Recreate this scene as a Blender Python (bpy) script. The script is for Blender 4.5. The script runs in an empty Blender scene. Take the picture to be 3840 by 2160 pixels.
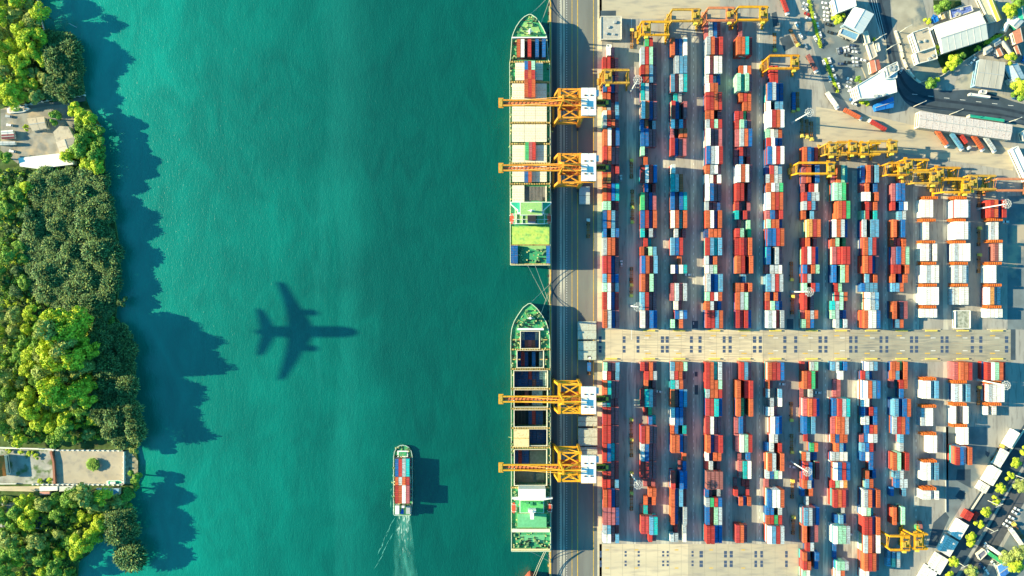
import bpy, math, random
from mathutils import Vector, Matrix
R = math.radians
random.seed(7)
sc = bpy.context.scene
COL = sc.collection
# ------------------------------------------------------------------ camera
H = 640.0; S = 0.1875                       # camera height, metres per map unit at ground level
cd = bpy.data.cameras.new('camera'); cam = bpy.data.objects.new('camera', cd); COL.objects.link(cam)
cam.location = (0, 0, H); cam.rotation_euler = (0, 0, 0)
cd.sensor_width = 36; cd.lens = 36 * H / 720.0; cd.clip_start = 1; cd.clip_end = 6000
sc.camera = cam
# ------------------------------------------------------------------ sky and sun
SUN_EL, SUN_AZ = 24.0, 5.5
w = bpy.data.worlds.new('World'); sc.world = w; w.use_nodes = True
nt = w.node_tree; bg = nt.nodes['Background']
sky = nt.nodes.new('ShaderNodeTexSky'); sky.sky_type = 'NISHITA'; sky.sun_disc = False
sky.sun_elevation = R(SUN_EL); sky.sun_rotation = R(270 + SUN_AZ)
sky.air_density = 1.0; sky.dust_density = 0.2; sky.ozone_density = 4.0
tint = nt.nodes.new('ShaderNodeMix'); tint.data_type = 'RGBA'; tint.blend_type = 'MULTIPLY'
tint.inputs['Factor'].default_value = 1; tint.inputs[7].default_value = (0.27, 1.04, 0.98, 1)
nt.links.new(sky.outputs[0], tint.inputs[6]); nt.links.new(tint.outputs[2], bg.inputs[0])
bg.inputs[1].default_value = 0.117
sl = bpy.data.lights.new('sun', 'SUN'); sl.energy = 5.0; sl.angle = R(0.5); sl.color = (1.0, 0.84, 0.50)
sun = bpy.data.objects.new('sun', sl); COL.objects.link(sun)
d = Vector((math.cos(R(SUN_EL)) * math.cos(R(SUN_AZ)), -math.cos(R(SUN_EL)) * math.sin(R(SUN_AZ)), -math.sin(R(SUN_EL))))
sun.rotation_mode = 'QUATERNION'; sun.rotation_quaternion = d.to_track_quat('-Z', 'Y'); sun.location = (-800, 80, 500)
sc.view_settings.view_transform = 'Standard'; sc.view_settings.look = 'None'
sc.view_settings.gamma = 1; sc.view_settings.exposure = 1.2

# ------------------------------------------------------------------ map helpers
def W(px, py, z=0.0):
    k = 1 - z / H
    return ((px - 1920) * S * k, (1080 - py) * S * k)
def W3(px, py, z=0.0):
    x, y = W(px, py, z); return (x, y, z)
def T(ox, oy, sc_=2.683, z=0.0):
    """a plan tile: returns a function from tile drawing units to world x,y"""
    return lambda x, y, zz=None: W(ox + x / sc_, oy + y / sc_, z if zz is None else zz)

# ------------------------------------------------------------------ materials
MATS = {}
def mat(name, col, rough=0.7, var=0.12, scale=0.4, metal=0.0, spec=0.3, island=0.0, stain=None, stretch=None, bump=0.0):
    if name in MATS: return MATS[name]
    m = bpy.data.materials.new(name); m.use_nodes = True; MATS[name] = m
    n = m.node_tree; b = n.nodes['Principled BSDF']
    b.inputs['Roughness'].default_value = rough; b.inputs['Metallic'].default_value = metal
    b.inputs['Specular IOR Level'].default_value = spec
    geo = n.nodes.new('ShaderNodeNewGeometry'); mp = n.nodes.new('ShaderNodeMapping')
    n.links.new(geo.outputs['Position'], mp.inputs[0])
    if stretch: mp.inputs['Scale'].default_value = stretch
    no = n.nodes.new('ShaderNodeTexNoise'); no.inputs['Scale'].default_value = scale; no.inputs['Detail'].default_value = 5
    n.links.new(mp.outputs[0], no.inputs['Vector'])
    mr = n.nodes.new('ShaderNodeMapRange'); mr.inputs[1].default_value = 0.3; mr.inputs[2].default_value = 0.7
    mr.inputs[3].default_value = 1 - var; mr.inputs[4].default_value = 1 + var
    n.links.new(no.outputs[0], mr.inputs[0])
    val = mr.outputs[0]
    if island:
        oi = n.nodes.new('ShaderNodeObjectInfo')
        ad = n.nodes.new('ShaderNodeMath'); ad.operation = 'ADD'
        n.links.new(geo.outputs['Random Per Island'], ad.inputs[0]); n.links.new(oi.outputs['Random'], ad.inputs[1])
        fr = n.nodes.new('ShaderNodeMath'); fr.operation = 'FRACT'; n.links.new(ad.outputs[0], fr.inputs[0])
        m2 = n.nodes.new('ShaderNodeMapRange'); m2.inputs[3].default_value = 1 - island; m2.inputs[4].default_value = 1 + island
        n.links.new(fr.outputs[0], m2.inputs[0])
        mu = n.nodes.new('ShaderNodeMath'); mu.operation = 'MULTIPLY'
        n.links.new(val, mu.inputs[0]); n.links.new(m2.outputs[0], mu.inputs[1]); val = mu.outputs[0]
    vm = n.nodes.new('ShaderNodeVectorMath'); vm.operation = 'SCALE'
    vm.inputs[0].default_value = col[:3]; n.links.new(val, vm.inputs['Scale'])
    out = vm.outputs[0]
    if stain:
        n2 = n.nodes.new('ShaderNodeTexNoise'); n2.inputs['Scale'].default_value = stain[1]; n2.inputs['Detail'].default_value = 8
        n.links.new(mp.outputs[0], n2.inputs['Vector'])
        m3 = n.nodes.new('ShaderNodeMapRange'); m3.inputs[1].default_value = stain[2]; m3.inputs[2].default_value = stain[3]
        n.links.new(n2.outputs[0], m3.inputs[0])
        mx = n.nodes.new('ShaderNodeMix'); mx.data_type = 'RGBA'
        n.links.new(m3.outputs[0], mx.inputs['Factor']); n.links.new(out, mx.inputs[6]); mx.inputs[7].default_value = (*stain[0], 1)
        out = mx.outputs[2]
    n.links.new(out, b.inputs['Base Color'])
    if bump:
        bp = n.nodes.new('ShaderNodeBump'); bp.inputs['Strength'].default_value = bump
        n.links.new(no.outputs[0], bp.inputs['Height']); n.links.new(bp.outputs[0], b.inputs['Normal'])
    return m
CC = dict(r=(.43, .042, .036), o=(.52, .115, .045), y=(.60, .28, .08), b=(.012, .13, .37), c=(.11, .32, .48), n=(.02, .08, .24),
          w=(.80, .78, .72), g=(.05, .42, .16), m=(.34, .66, .45), t=(.01, .40, .40), q=(.30, .11, .10), s=(.42, .48, .50),
          p=(.42, .12, .13), k=(.05, .05, .06), a=(.42, .05, .05))
CN = dict(r='red', o='orange', y='amber', b='blue', c='pale blue', n='navy blue', w='white', g='green', m='mint green',
          t='teal', q='brown', s='grey', p='dull maroon', k='black', a='dark red')
def cmat(ch):
    return mat('container paint ' + CN[ch], CC[ch], 0.55, 0.10, 0.5, island=0.30,
               stain=((.22, .09, .05), 1.1, .54, .74) if ch not in 'wk' else ((.55, .45, .33), 1.1, .60, .78))
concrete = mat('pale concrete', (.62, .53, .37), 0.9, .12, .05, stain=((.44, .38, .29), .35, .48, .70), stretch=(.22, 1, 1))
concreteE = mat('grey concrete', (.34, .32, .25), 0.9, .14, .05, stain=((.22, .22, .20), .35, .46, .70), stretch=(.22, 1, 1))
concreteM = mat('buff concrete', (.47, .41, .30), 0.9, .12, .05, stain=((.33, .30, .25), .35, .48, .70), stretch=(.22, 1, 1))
yardg = mat('yard concrete', (.33, .32, .29), 0.9, .20, .09, stain=((.20, .19, .18), .5, .52, .72), stretch=(1, .18, 1))
lanem = mat('lane concrete', (.52, .50, .42), 0.9, .16, .12, stain=((.26, .25, .24), .6, .48, .7), stretch=(1, .10, 1))
asphalt = mat('old asphalt', (.18, .185, .17), 0.9, .16, .10, stain=((.17, .165, .16), .35, .52, .72), stretch=(1, .15, 1))
dasphalt = mat('dark asphalt', (.075, .085, .10), 0.85, .2, .15, stretch=(1, .1, 1))
svc = mat('shade toned asphalt', (.15, .185, .20), .9, .2, .12, stain=((.42, .35, .26), .035, .56, .64))  # bluish tone paints shade onto the ground, tan blotches its sunlit parts
roadm = mat('road asphalt', (.05, .075, .10), 0.85, .2, .15)
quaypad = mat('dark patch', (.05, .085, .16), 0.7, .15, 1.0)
whitep = mat('white line paint', (.75, .75, .72), 0.7, .15, 1.0)
yellowp = mat('yellow line paint', (.65, .42, .08), 0.7, .2, .6)
crY = mat('crane yellow', (.72, .36, .02), 0.5, .15, .5, stain=((.40, .14, .03), 1.2, .58, .72))
crO = mat('crane orange', (.72, .30, .03), 0.5, .15, .5, stain=((.36, .09, .03), 1.2, .56, .72))
crR = mat('primer orange', (.62, .22, .10), 0.5, .15, .5, stain=((.36, .12, .06), 1.2, .56, .72))
gold = mat('machinery gold', (.50, .33, .06), 0.5, .35, 1.4)
white = mat('white steel', (.80, .80, .78), 0.5, .05, .5)
steel = mat('grey steel', (.40, .42, .42), 0.5, .12, 1)
dark = mat('black rubber', (.03, .03, .035), 0.7, .1, 1)
darkst = mat('dark steel', (.09, .08, .07), 0.6, .2, 1)
glass = mat('dark glass', (.03, .05, .07), 0.15, .05, 1, spec=.6)
deckg = mat('green deck paint', (.05, .32, .14), 0.6, .22, .8, stain=((.40, .22, .08), .9, .60, .72))
deckl = mat('light green deck', (.30, .52, .18), 0.6, .14, .5, stain=((.12, .35, .14), .5, .54, .7))
hatchm = mat('cream hatch paint', (.76, .70, .55), 0.6, .06, .5, stain=((.50, .38, .22), .9, .62, .76))
hatchy = mat('rusty cream paint', (.72, .60, .33), 0.6, .10, .6, stain=((.42, .24, .10), .9, .58, .74))
beamy = mat('rusty yellow beam', (.58, .42, .14), 0.6, .22, .9, stain=((.25, .12, .05), 1.1, .50, .66))
hullm = mat('hull paint', (.10, .22, .12), 0.5, .15, .3)
hullb = mat('red hull paint', (.42, .10, .06), 0.5, .15, .3)
lifem = mat('lifeboat orange', (.72, .10, .05), 0.45, .08, 1)
ropem = mat('rope', (.52, .50, .36), 0.9, .1, 1)
rackm = mat('rack orange', (.66, .17, .03), 0.6, .2, .9, stain=((.30, .08, .03), 1.4, .55, .7))

# ------------------------------------------------------------------ mesh helpers
class MB:
    def __init__(s): s.v = []; s.f = []; s.m = []
    def poly(s, pts, mi=0):
        k = len(s.v); s.v += [tuple(p) for p in pts]; s.f.append(tuple(range(k, k + len(pts)))); s.m.append(mi)
    def box(s, x0, x1, y0, y1, z0, z1, mi=0, ti=None):
        if x0 > x1: x0, x1 = x1, x0
        if y0 > y1: y0, y1 = y1, y0
        s.prism([(x0, y0), (x1, y0), (x1, y1), (x0, y1)], z0, z1, mi, ti)
    def prism(s, pts, z0, z1, mi=0, ti=None):
        a = sum(pts[i][0] * pts[(i + 1) % len(pts)][1] - pts[(i + 1) % len(pts)][0] * pts[i][1] for i in range(len(pts)))
        if a < 0: pts = pts[::-1]
        k = len(s.v); n = len(pts)
        s.v += [(p[0], p[1], z0) for p in pts] + [(p[0], p[1], z1) for p in pts]
        s.f.append(tuple(k + n - 1 - i for i in range(n))); s.m.append(mi)
        s.f.append(tuple(k + n + i for i in range(n))); s.m.append(mi if ti is None else ti)
        for i in range(n):
            j = (i + 1) % n; s.f.append((k + i, k + j, k + n + j, k + n + i)); s.m.append(mi)
    def obox(s, cx, cy, lx, ly, z0, z1, rot=0, mi=0, ti=None):
        c, q = math.cos(rot), math.sin(rot)
        s.prism([(cx + x * c - y * q, cy + x * q + y * c) for x, y in ((-lx/2, -ly/2), (lx/2, -ly/2), (lx/2, ly/2), (-lx/2, ly/2))], z0, z1, mi, ti)
    def beam(s, p, q, w_=1.0, h=None, mi=0):
        p = Vector(p); q = Vector(q); h = h or w_; dd = (q - p)
        if dd.length < 1e-4: return
        dd.normalize(); up = Vector((0, 0, 1)) if abs(dd.z) < .97 else Vector((0, 1, 0))
        a = dd.cross(up).normalized() * (w_ / 2); b = a.normalized().cross(dd) * (h / 2)
        k = len(s.v)
        for e in (p, q):
            for x, y in ((-1, -1), (1, -1), (1, 1), (-1, 1)): s.v.append(tuple(e + a * x + b * y))
        for f in ((3, 2, 1, 0), (4, 5, 6, 7), (0, 1, 5, 4), (1, 2, 6, 5), (2, 3, 7, 6), (3, 0, 4, 7)):
            s.f.append(tuple(k + i for i in f)); s.m.append(mi)
    def cyl(s, p, q, r0, r1=None, n=8, mi=0):
        p = Vector(p); q = Vector(q); r1 = r0 if r1 is None else r1; dd = (q - p).normalized()
        up = Vector((0, 0, 1)) if abs(dd.z) < .97 else Vector((0, 1, 0))
        a = dd.cross(up).normalized(); b = dd.cross(a); k = len(s.v)
        for e, r in ((p, r0), (q, r1)):
            for i in range(n):
                t = 2 * math.pi * i / n; s.v.append(tuple(e + (a * math.cos(t) + b * math.sin(t)) * r))
        s.f.append(tuple(k + i for i in range(n))); s.m.append(mi)
        s.f.append(tuple(k + 2 * n - 1 - i for i in range(n))); s.m.append(mi)
        for i in range(n):
            j = (i + 1) % n; s.f.append((k + i, k + n + i, k + n + j, k + j)); s.m.append(mi)
    def add(s, tv, tf, x, y, z, mi, flip=False):
        k = len(s.v); s.v += [(a + x, b + y, c + z) for a, b, c in tv]
        s.f += [tuple(k + i for i in f) for f in tf]; s.m += [mi] * len(tf)
    def build(s, name, mats, parent=None, loc=(0, 0, 0), rz=0):
        """vertices are world coordinates when parent is given (the parent's place is subtracted)"""
        me = bpy.data.meshes.new(name)
        off = Vector(loc)
        if parent is not None:
            off = Vector((0, 0, 0)); q = parent; loc_ = False
            while q is not None: off += Vector(q.location); loc_ = loc_ or bool(q.get('_local')); q = q.parent
            if loc_: off = Vector((0, 0, 0))
        me.from_pydata([(a - off.x, b - off.y, c - off.z) for a, b, c in s.v], [], s.f)
        if not isinstance(mats, (list, tuple)): mats = [mats]
        for m in mats: me.materials.append(m)
        if len(mats) > 1: me.polygons.foreach_set('material_index', s.m)
        me.update()
        o = bpy.data.objects.new(name, me); COL.objects.link(o)
        if parent is not None: o.parent = parent
        else: o.location = loc
        return o
def tag(o, label, cat=None, group=None, kind=None):
    if label: o['label'] = label
    if cat: o['category'] = cat
    if group: o['group'] = group
    if kind: o['kind'] = kind
    return o
def empty(name, loc, label=None, cat=None, group=None, local=False):
    o = bpy.data.objects.new(name, None); COL.objects.link(o); o.location = loc; o.empty_display_size = 1
    if local: o['_local'] = 1
    return tag(o, label, cat, group)
def dup(root, loc, rz=0, label=None, group=None, mats=None, scale=None):
    r = root.copy(); COL.objects.link(r); r.location = loc; r.rotation_euler = (0, 0, rz)
    if scale: r.scale = scale
    if label: r['label'] = label
    if group: r['group'] = group
    for ch in list(root.children):
        c = ch.copy(); COL.objects.link(c); c.parent = r
        if mats and ch.name.split('.')[0] in mats:
            c.material_slots[0].link = 'OBJECT'; c.material_slots[0].material = mats[ch.name.split('.')[0]]
        for g in list(ch.children):
            e = g.copy(); COL.objects.link(e); e.parent = c
    return r
def struct(name, mb, m, label=None):
    o = mb.build(name, m); o['kind'] = 'structure'
    if label: o['label'] = label
    return o
ORD = ['zeroth', 'first', 'second', 'third', 'fourth', 'fifth', 'sixth', 'seventh', 'eighth', 'ninth', 'tenth', 'eleventh', 'twelfth',
       'thirteenth', 'fourteenth', 'fifteenth', 'sixteenth', 'seventeenth', 'eighteenth', 'nineteenth', 'twentieth', 'twenty-first',
       'twenty-second', 'twenty-third', 'twenty-fourth', 'twenty-fifth', 'twenty-sixth', 'twenty-seventh']

# ================================================================== WATER
WZ = -2.5
wm = bpy.data.materials.new('river water'); wm.use_nodes = True; n = wm.node_tree; b = n.nodes['Principled BSDF']
b.inputs['Roughness'].default_value = 0.22; b.inputs['IOR'].default_value = 1.75
geo = n.nodes.new('ShaderNodeNewGeometry'); sep = n.nodes.new('ShaderNodeSeparateXYZ'); n.links.new(geo.outputs['Position'], sep.inputs[0])
big = n.nodes.new('ShaderNodeTexNoise'); big.inputs['Scale'].default_value = 0.012; big.inputs['Detail'].default_value = 4; big.inputs['Distortion'].default_value = 1.2
mp = n.nodes.new('ShaderNodeMapping'); mp.inputs['Scale'].default_value = (1, .45, 1); n.links.new(geo.outputs['Position'], mp.inputs[0]); n.links.new(mp.outputs[0], big.inputs['Vector'])
gr = n.nodes.new('ShaderNodeMapRange'); gr.inputs[1].default_value = -290; gr.inputs[2].default_value = 30   # sun sheen put into the colour: paler at left, darker rightward
n.links.new(sep.outputs[0], gr.inputs[0])
ad = n.nodes.new('ShaderNodeMath'); ad.operation = 'MULTIPLY_ADD'; ad.inputs[1].default_value = 0.7; n.links.new(big.outputs[0], ad.inputs[0]); n.links.new(gr.outputs[0], ad.inputs[2])
cr = n.nodes.new('ShaderNodeValToRGB'); n.links.new(ad.outputs[0], cr.inputs[0])
cr.color_ramp.elements[0].position = .25; cr.color_ramp.elements[0].color = (.0, .290, .215, 1)
cr.color_ramp.elements[1].position = 1.0; cr.color_ramp.elements[1].color = (.0, .088, .064, 1)
e = cr.color_ramp.elements.new(.62); e.color = (.0, .170, .124, 1)
pm = n.nodes.new('ShaderNodeMapping'); pm.inputs['Scale'].default_value = (.05, .006, 1); n.links.new(geo.outputs['Position'], pm.inputs[0])
pn = n.nodes.new('ShaderNodeTexNoise'); pn.inputs['Scale'].default_value = 1.0; pn.inputs['Detail'].default_value = 7; n.links.new(pm.outputs[0], pn.inputs['Vector'])
wx_ = n.nodes.new('ShaderNodeMath'); wx_.operation = 'MULTIPLY_ADD'; wx_.inputs[1].default_value = 60; n.links.new(pn.outputs[0], wx_.inputs[0]); n.links.new(sep.outputs[0], wx_.inputs[2])
p1 = n.nodes.new('ShaderNodeMapRange'); p1.interpolation_type = 'SMOOTHSTEP'; p1.inputs[1].default_value = -106; p1.inputs[2].default_value = -96; n.links.new(wx_.outputs[0], p1.inputs[0])
p2 = n.nodes.new('ShaderNodeMapRange'); p2.interpolation_type = 'SMOOTHSTEP'; p2.inputs[1].default_value = -94; p2.inputs[2].default_value = -60; p2.inputs[3].default_value = 1; p2.inputs[4].default_value = 0; n.links.new(wx_.outputs[0], p2.inputs[0])
p3 = n.nodes.new('ShaderNodeMath'); p3.operation = 'MULTIPLY'; n.links.new(p1.outputs[0], p3.inputs[0]); n.links.new(p2.outputs[0], p3.inputs[1])
p4 = n.nodes.new('ShaderNodeMath'); p4.operation = 'MULTIPLY'; n.links.new(p3.outputs[0], p4.inputs[0]); n.links.new(pn.outputs[0], p4.inputs[1])
fn_ = n.nodes.new('ShaderNodeTexNoise'); fn_.inputs['Scale'].default_value = .045; fn_.inputs['Detail'].default_value = 8; fn_.inputs['Distortion'].default_value = 2; n.links.new(mp.outputs[0], fn_.inputs['Vector'])
f2_ = n.nodes.new('ShaderNodeMapRange'); f2_.inputs[1].default_value = .3; f2_.inputs[2].default_value = .7; f2_.inputs[3].default_value = .86; f2_.inputs[4].default_value = 1.14; n.links.new(fn_.outputs[0], f2_.inputs[0])
vs_ = n.nodes.new('ShaderNodeVectorMath'); vs_.operation = 'SCALE'; n.links.new(cr.outputs[0], vs_.inputs[0]); n.links.new(f2_.outputs[0], vs_.inputs['Scale'])
pmx = n.nodes.new('ShaderNodeMix'); pmx.data_type = 'RGBA'; p5 = n.nodes.new('ShaderNodeMath'); p5.operation = 'MULTIPLY'; p5.inputs[1].default_value = .3; n.links.new(p4.outputs[0], p5.inputs[0]); n.links.new(p5.outputs[0], pmx.inputs['Factor']); n.links.new(vs_.outputs[0], pmx.inputs[6]); pmx.inputs[7].default_value = (.02, .33, .26, 1)
n.links.new(pmx.outputs[2], b.inputs['Base Color'])
bsum = None
for scl, st, dist in ((0.35, (1, .35, 1), .5), (1.3, (1, .45, 1), .5)):
    m_ = n.nodes.new('ShaderNodeMapping'); m_.inputs['Scale'].default_value = st; m_.inputs['Rotation'].default_value = (0, 0, R(12))
    n.links.new(geo.outputs['Position'], m_.inputs[0])
    t_ = n.nodes.new('ShaderNodeTexNoise'); t_.inputs['Scale'].default_value = scl; t_.inputs['Detail'].default_value = 3; t_.inputs['Distortion'].default_value = .6
    n.links.new(m_.outputs[0], t_.inputs['Vector'])
    if bsum is None: bsum = t_.outputs[0]
    else:
        a_ = n.nodes.new('ShaderNodeMath'); a_.operation = 'ADD'; n.links.new(bsum, a_.inputs[0]); n.links.new(t_.outputs[0], a_.inputs[1]); bsum = a_.outputs[0]
bp = n.nodes.new('ShaderNodeBump'); bp.inputs['Strength'].default_value = 0.36; bp.inputs['Distance'].default_value = 0.5
n.links.new(bsum, bp.inputs['Height']); n.links.new(bp.outputs[0], b.inputs['Normal'])
mb = MB(); mb.poly([(-2500, -2500, WZ), (2500, -2500, WZ), (2500, 2500, WZ), (-2500, 2500, WZ)]); struct('river_water', mb, wm)

# ================================================================== GROUND
QX = W(2064, 0)[0]
mb = MB(); mb.box(QX, 2500, -2500, 2500, -12, 0); struct('yard_ground', mb, yardg)
def sheet(name, rects, m, z, polys=()):
    mb = MB()
    for x0, x1, y0, y1 in rects:
        a = W(x0, y0); b_ = W(x1, y1); mb.poly([(a[0], b_[1], z), (b_[0], b_[1], z), (b_[0], a[1], z), (a[0], a[1], z)])
    for P in polys:
        q = [W(*p) for p in P]
        ar = sum(q[i][0] * q[(i + 1) % len(q)][1] - q[(i + 1) % len(q)][0] * q[i][1] for i in range(len(q)))
        if ar < 0: q = q[::-1]
        mb.poly([(a, b_, z) for a, b_ in q])
    return struct(name, mb, m)
sheet('quay_apron', [(2072, 2240, -400, 2600)], asphalt, .02)
sheet('apron_gutter', [(2070, 2088, -400, 2600)], dasphalt, .04)
sheet('crane_rail_strip', [(2100, 2107, -400, 2600), (2112, 2118, -400, 2600)], lanem, .04)
sheet('walkway', [(2240, 2257, -400, 2600)], concrete, .03)
sheet('truck_lane', [(2480, 2508, 120, 1240), (2590, 2612, 60, 1240), (2722, 2746, 60, 1240), (2837, 2860, 60, 1240), (2350, 2384, 250, 1240),
                     (2480, 2508, 1355, 2040), (2597, 2630, 1355, 2040), (2722, 2746, 1355, 2040), (2837, 2856, 1355, 2040), (2350, 2384, 1355, 2040),
                     (3086, 3104, 640, 1240), (3195, 3216, 640, 1240), (3310, 3330, 640, 1240), (3424, 3446, 700, 1240), (3536, 3556, 700, 1240),
                     (3086, 3104, 1355, 2200), (3195, 3216, 1355, 2200), (3310, 3330, 1355, 2000), (3424, 3446, 1355, 1900), (3536, 3556, 1355, 1800)], lanem, .02)
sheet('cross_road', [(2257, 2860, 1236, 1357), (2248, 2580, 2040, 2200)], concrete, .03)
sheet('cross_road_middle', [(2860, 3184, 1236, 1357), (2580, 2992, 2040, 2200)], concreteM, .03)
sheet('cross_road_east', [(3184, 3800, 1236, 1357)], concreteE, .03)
sheet('loading_area', [(2248, 2700, -300, 70)], concreteM, .03, [[(3060, 400), (3300, 440), (3800, 560), (3800, 640), (3300, 560), (3060, 545)]])
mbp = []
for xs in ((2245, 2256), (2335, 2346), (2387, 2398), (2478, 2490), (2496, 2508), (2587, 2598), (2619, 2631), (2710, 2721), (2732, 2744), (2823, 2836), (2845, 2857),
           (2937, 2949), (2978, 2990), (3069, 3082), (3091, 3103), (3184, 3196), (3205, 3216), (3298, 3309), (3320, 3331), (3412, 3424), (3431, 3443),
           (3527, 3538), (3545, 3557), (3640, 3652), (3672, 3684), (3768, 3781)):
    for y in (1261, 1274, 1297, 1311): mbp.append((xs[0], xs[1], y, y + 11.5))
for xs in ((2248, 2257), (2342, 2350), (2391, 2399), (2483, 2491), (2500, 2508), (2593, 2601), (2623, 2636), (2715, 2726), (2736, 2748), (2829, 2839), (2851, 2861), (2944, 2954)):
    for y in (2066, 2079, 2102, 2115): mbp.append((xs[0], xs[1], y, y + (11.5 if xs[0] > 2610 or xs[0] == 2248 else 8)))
rj = random.Random(4); tm = []; 
for _ in range(46):
    y = rj.uniform(1242, 1350); x = rj.uniform(2270, 3700); L_ = rj.uniform(60, 260); dy = rj.uniform(-9, 9); w0 = rj.uniform(1.0, 2.2)
    for o_ in (0, 9.5): tm.append([(x, y + o_), (x + L_ / 2, y + o_ + dy * .3), (x + L_, y + o_ + dy), (x + L_, y + o_ + dy + w0), (x + L_ / 2, y + o_ + dy * .3 + w0), (x, y + o_ + w0)])
tm = [p for p in tm if max(q[1] for q in p) < 1356]
for i, p in enumerate(tm): sheet('tyre_marks', [], mat('tyre mark', (.36, .32, .25), .9, .3, .2, stretch=(.3, 1, 1)), .034 + i * .0001, [p]) if 0 else None
tb_ = MB()
for i, p in enumerate(tm): tb_.poly([(*W(*q), .034 + i * .00012) for q in p[::-1]])
struct('tyre_marks', tb_, mat('tyre mark', (.37, .325, .25), .9, .3, .2, stretch=(.3, 1, 1)))
sheet('slab_joints', [(x, x + .8, 1237, 1356) for x in range(2290, 3800, 44)] + [(x, x + .8, 2041, 2190) for x in range(2290, 2990, 44)], mat('joint filler', (.33, .29, .22)), .048)
sheet('turning_pads', mbp, quaypad, .05)
ln = []
y = -300
while y < 2500:
    ln.append((2124.4, 2126.2, y, y + 4)); ln.append((2099.2, 2100.4, y + 6, y + 9)); y += 9.3
for x in (2415, 2527, 2660, 2772, 2900, 3030, 3150, 3262, 3375, 3490, 3610, 3730):
    for y in (1266, 1314): ln.append((x, x + 18, y, y + 2.4))
for x in (2494, 2601, 2734, 2848, 3095, 3206, 3320, 3435):
    y = 90 if x < 3000 else 660
    while y < 2030:
        if not 1225 < y < 1365: ln.append((x - 1, x + 1, y, y + 9))
        y += 26
for y in (70, 330, 1234, 1357): ln.append((2367, 2369, y, y + 40))
sheet('white_road_lines', ln, whitep, .06)
sheet('yellow_road_lines', [(2144, 2146, -400, 2600), (2164.5, 2167.5, -400, 2600), (2224.5, 2227, -400, 2600)] +
      [(x, x + 20, y, y + 4) for x in (2420, 2535, 2665, 2780, 2880, 3010, 3128, 3242, 3362, 3468, 3585, 3712) for y in (1257, 1323)] +
      [(x, x + 14, y, y + 4) for x in (2270, 2380, 2530, 2660, 2780) for y in (2060, 2128)], yellowp, .07)
# darker repair patches
sheet('asphalt_patches', [(2595, 2618, 1203, 1232), (2605, 2616, 1394, 1412), (2605, 2618, 1444, 1480), (2950, 2975, 1196, 1234), (2252, 2310, 40, 150), (3790, 3808, 1235, 1350)], roadm, .045,
      [[(2893, 50), (2911, 43), (2923, 95), (2900, 102)], [(2923, 145), (2960, 130), (2980, 172), (2942, 193)], [(3590, 1760), (3640, 1760), (3640, 1830), (3585, 1800)],
       [(3600, 1835), (3622, 1850), (3608, 1880), (3582, 1862)], [(3695, 1690), (3712, 1698), (3705, 1716), (3695, 1705)], [(3500, 1960), (3545, 1920), (3560, 1940), (3510, 2050), (3480, 2050)]])

# quay edge: coping wall with fenders
root = empty('quay_wall', (*W(2062, 1080), 0), 'long straight concrete quay wall with yellow coping along the river', 'quay wall')
mb = MB(); mb.box(QX - .9, QX + .5, -2400, 2400, -11, .25); mb.build('wall', mat('quay concrete', (.42, .36, .25), .9, .2, .4), root)
mb = MB(); mb.box(QX - .2, QX + .5, -2400, 2400, .25, .45); mb.build('coping', yellowp, root)
fr = None
for i, py in enumerate(range(-20, 2190, 34)):
    x, y = W(2060, py); f = MB(); f.box(x - 1.0, x + .2, y - .8, y + .8, -2.2, .1)
    f.build('fender', dark if i % 3 else beamy, root)
# ================================================================== CONTAINERS
CW, CH, L40, L20 = 2.44, 2.6, 12.19, 6.06
PITCH = 2.85; BAY = 6.29; BAYL = 6.27
def tmpl(L):
    mb = MB(); hw = CW / 2; hl = L / 2
    mb.box(-hw, hw, -hl, hl, 0, CH - .06)
    for sx in (-1, 1): mb.box(sx * hw, sx * (hw - .14), -hl, hl, CH - .06, CH)
    for sy in (-1, 1): mb.box(-hw + .14, hw - .14, sy * hl, sy * (hl - .22), CH - .06, CH)
    k = int(L / 1.5)
    for i in range(1, k): yy = -hl + i * L / k; mb.box(-hw + .2, hw - .2, yy - .25, yy + .25, CH - .06, CH - .025)
    for i in range(1, k):
        yy = -hl + i * L / k
        for sx in (-1, 1): mb.box(sx * hw, sx * (hw + .03), yy - .25, yy + .25, .2, CH - .2)
    for x in (-.75, -.3, .3, .75): mb.box(x - .04, x + .04, -hl - .05, -hl, .1, CH - .15)
    return mb.v, mb.f
T40, T20 = tmpl(L40), tmpl(L20)
BX = MB(); BX.box(-CW / 2, CW / 2, -.5, .5, 0, CH); BXv, BXf = BX.v, BX.f
MESHC = {}
def cmesh(ch, two):
    if (ch, two) not in MESHC:
        me = bpy.data.meshes.new('container'); tv, tf = T40 if two else T20
        me.from_pydata(tv, [], tf); me.materials.append(cmat(ch)); me.update(); MESHC[(ch, two)] = me
    return MESHC[(ch, two)]
TOPS = []      # (score, x, y, z, colour, two, label)
LOW = []       # (x, y, z, len, colour)
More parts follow.
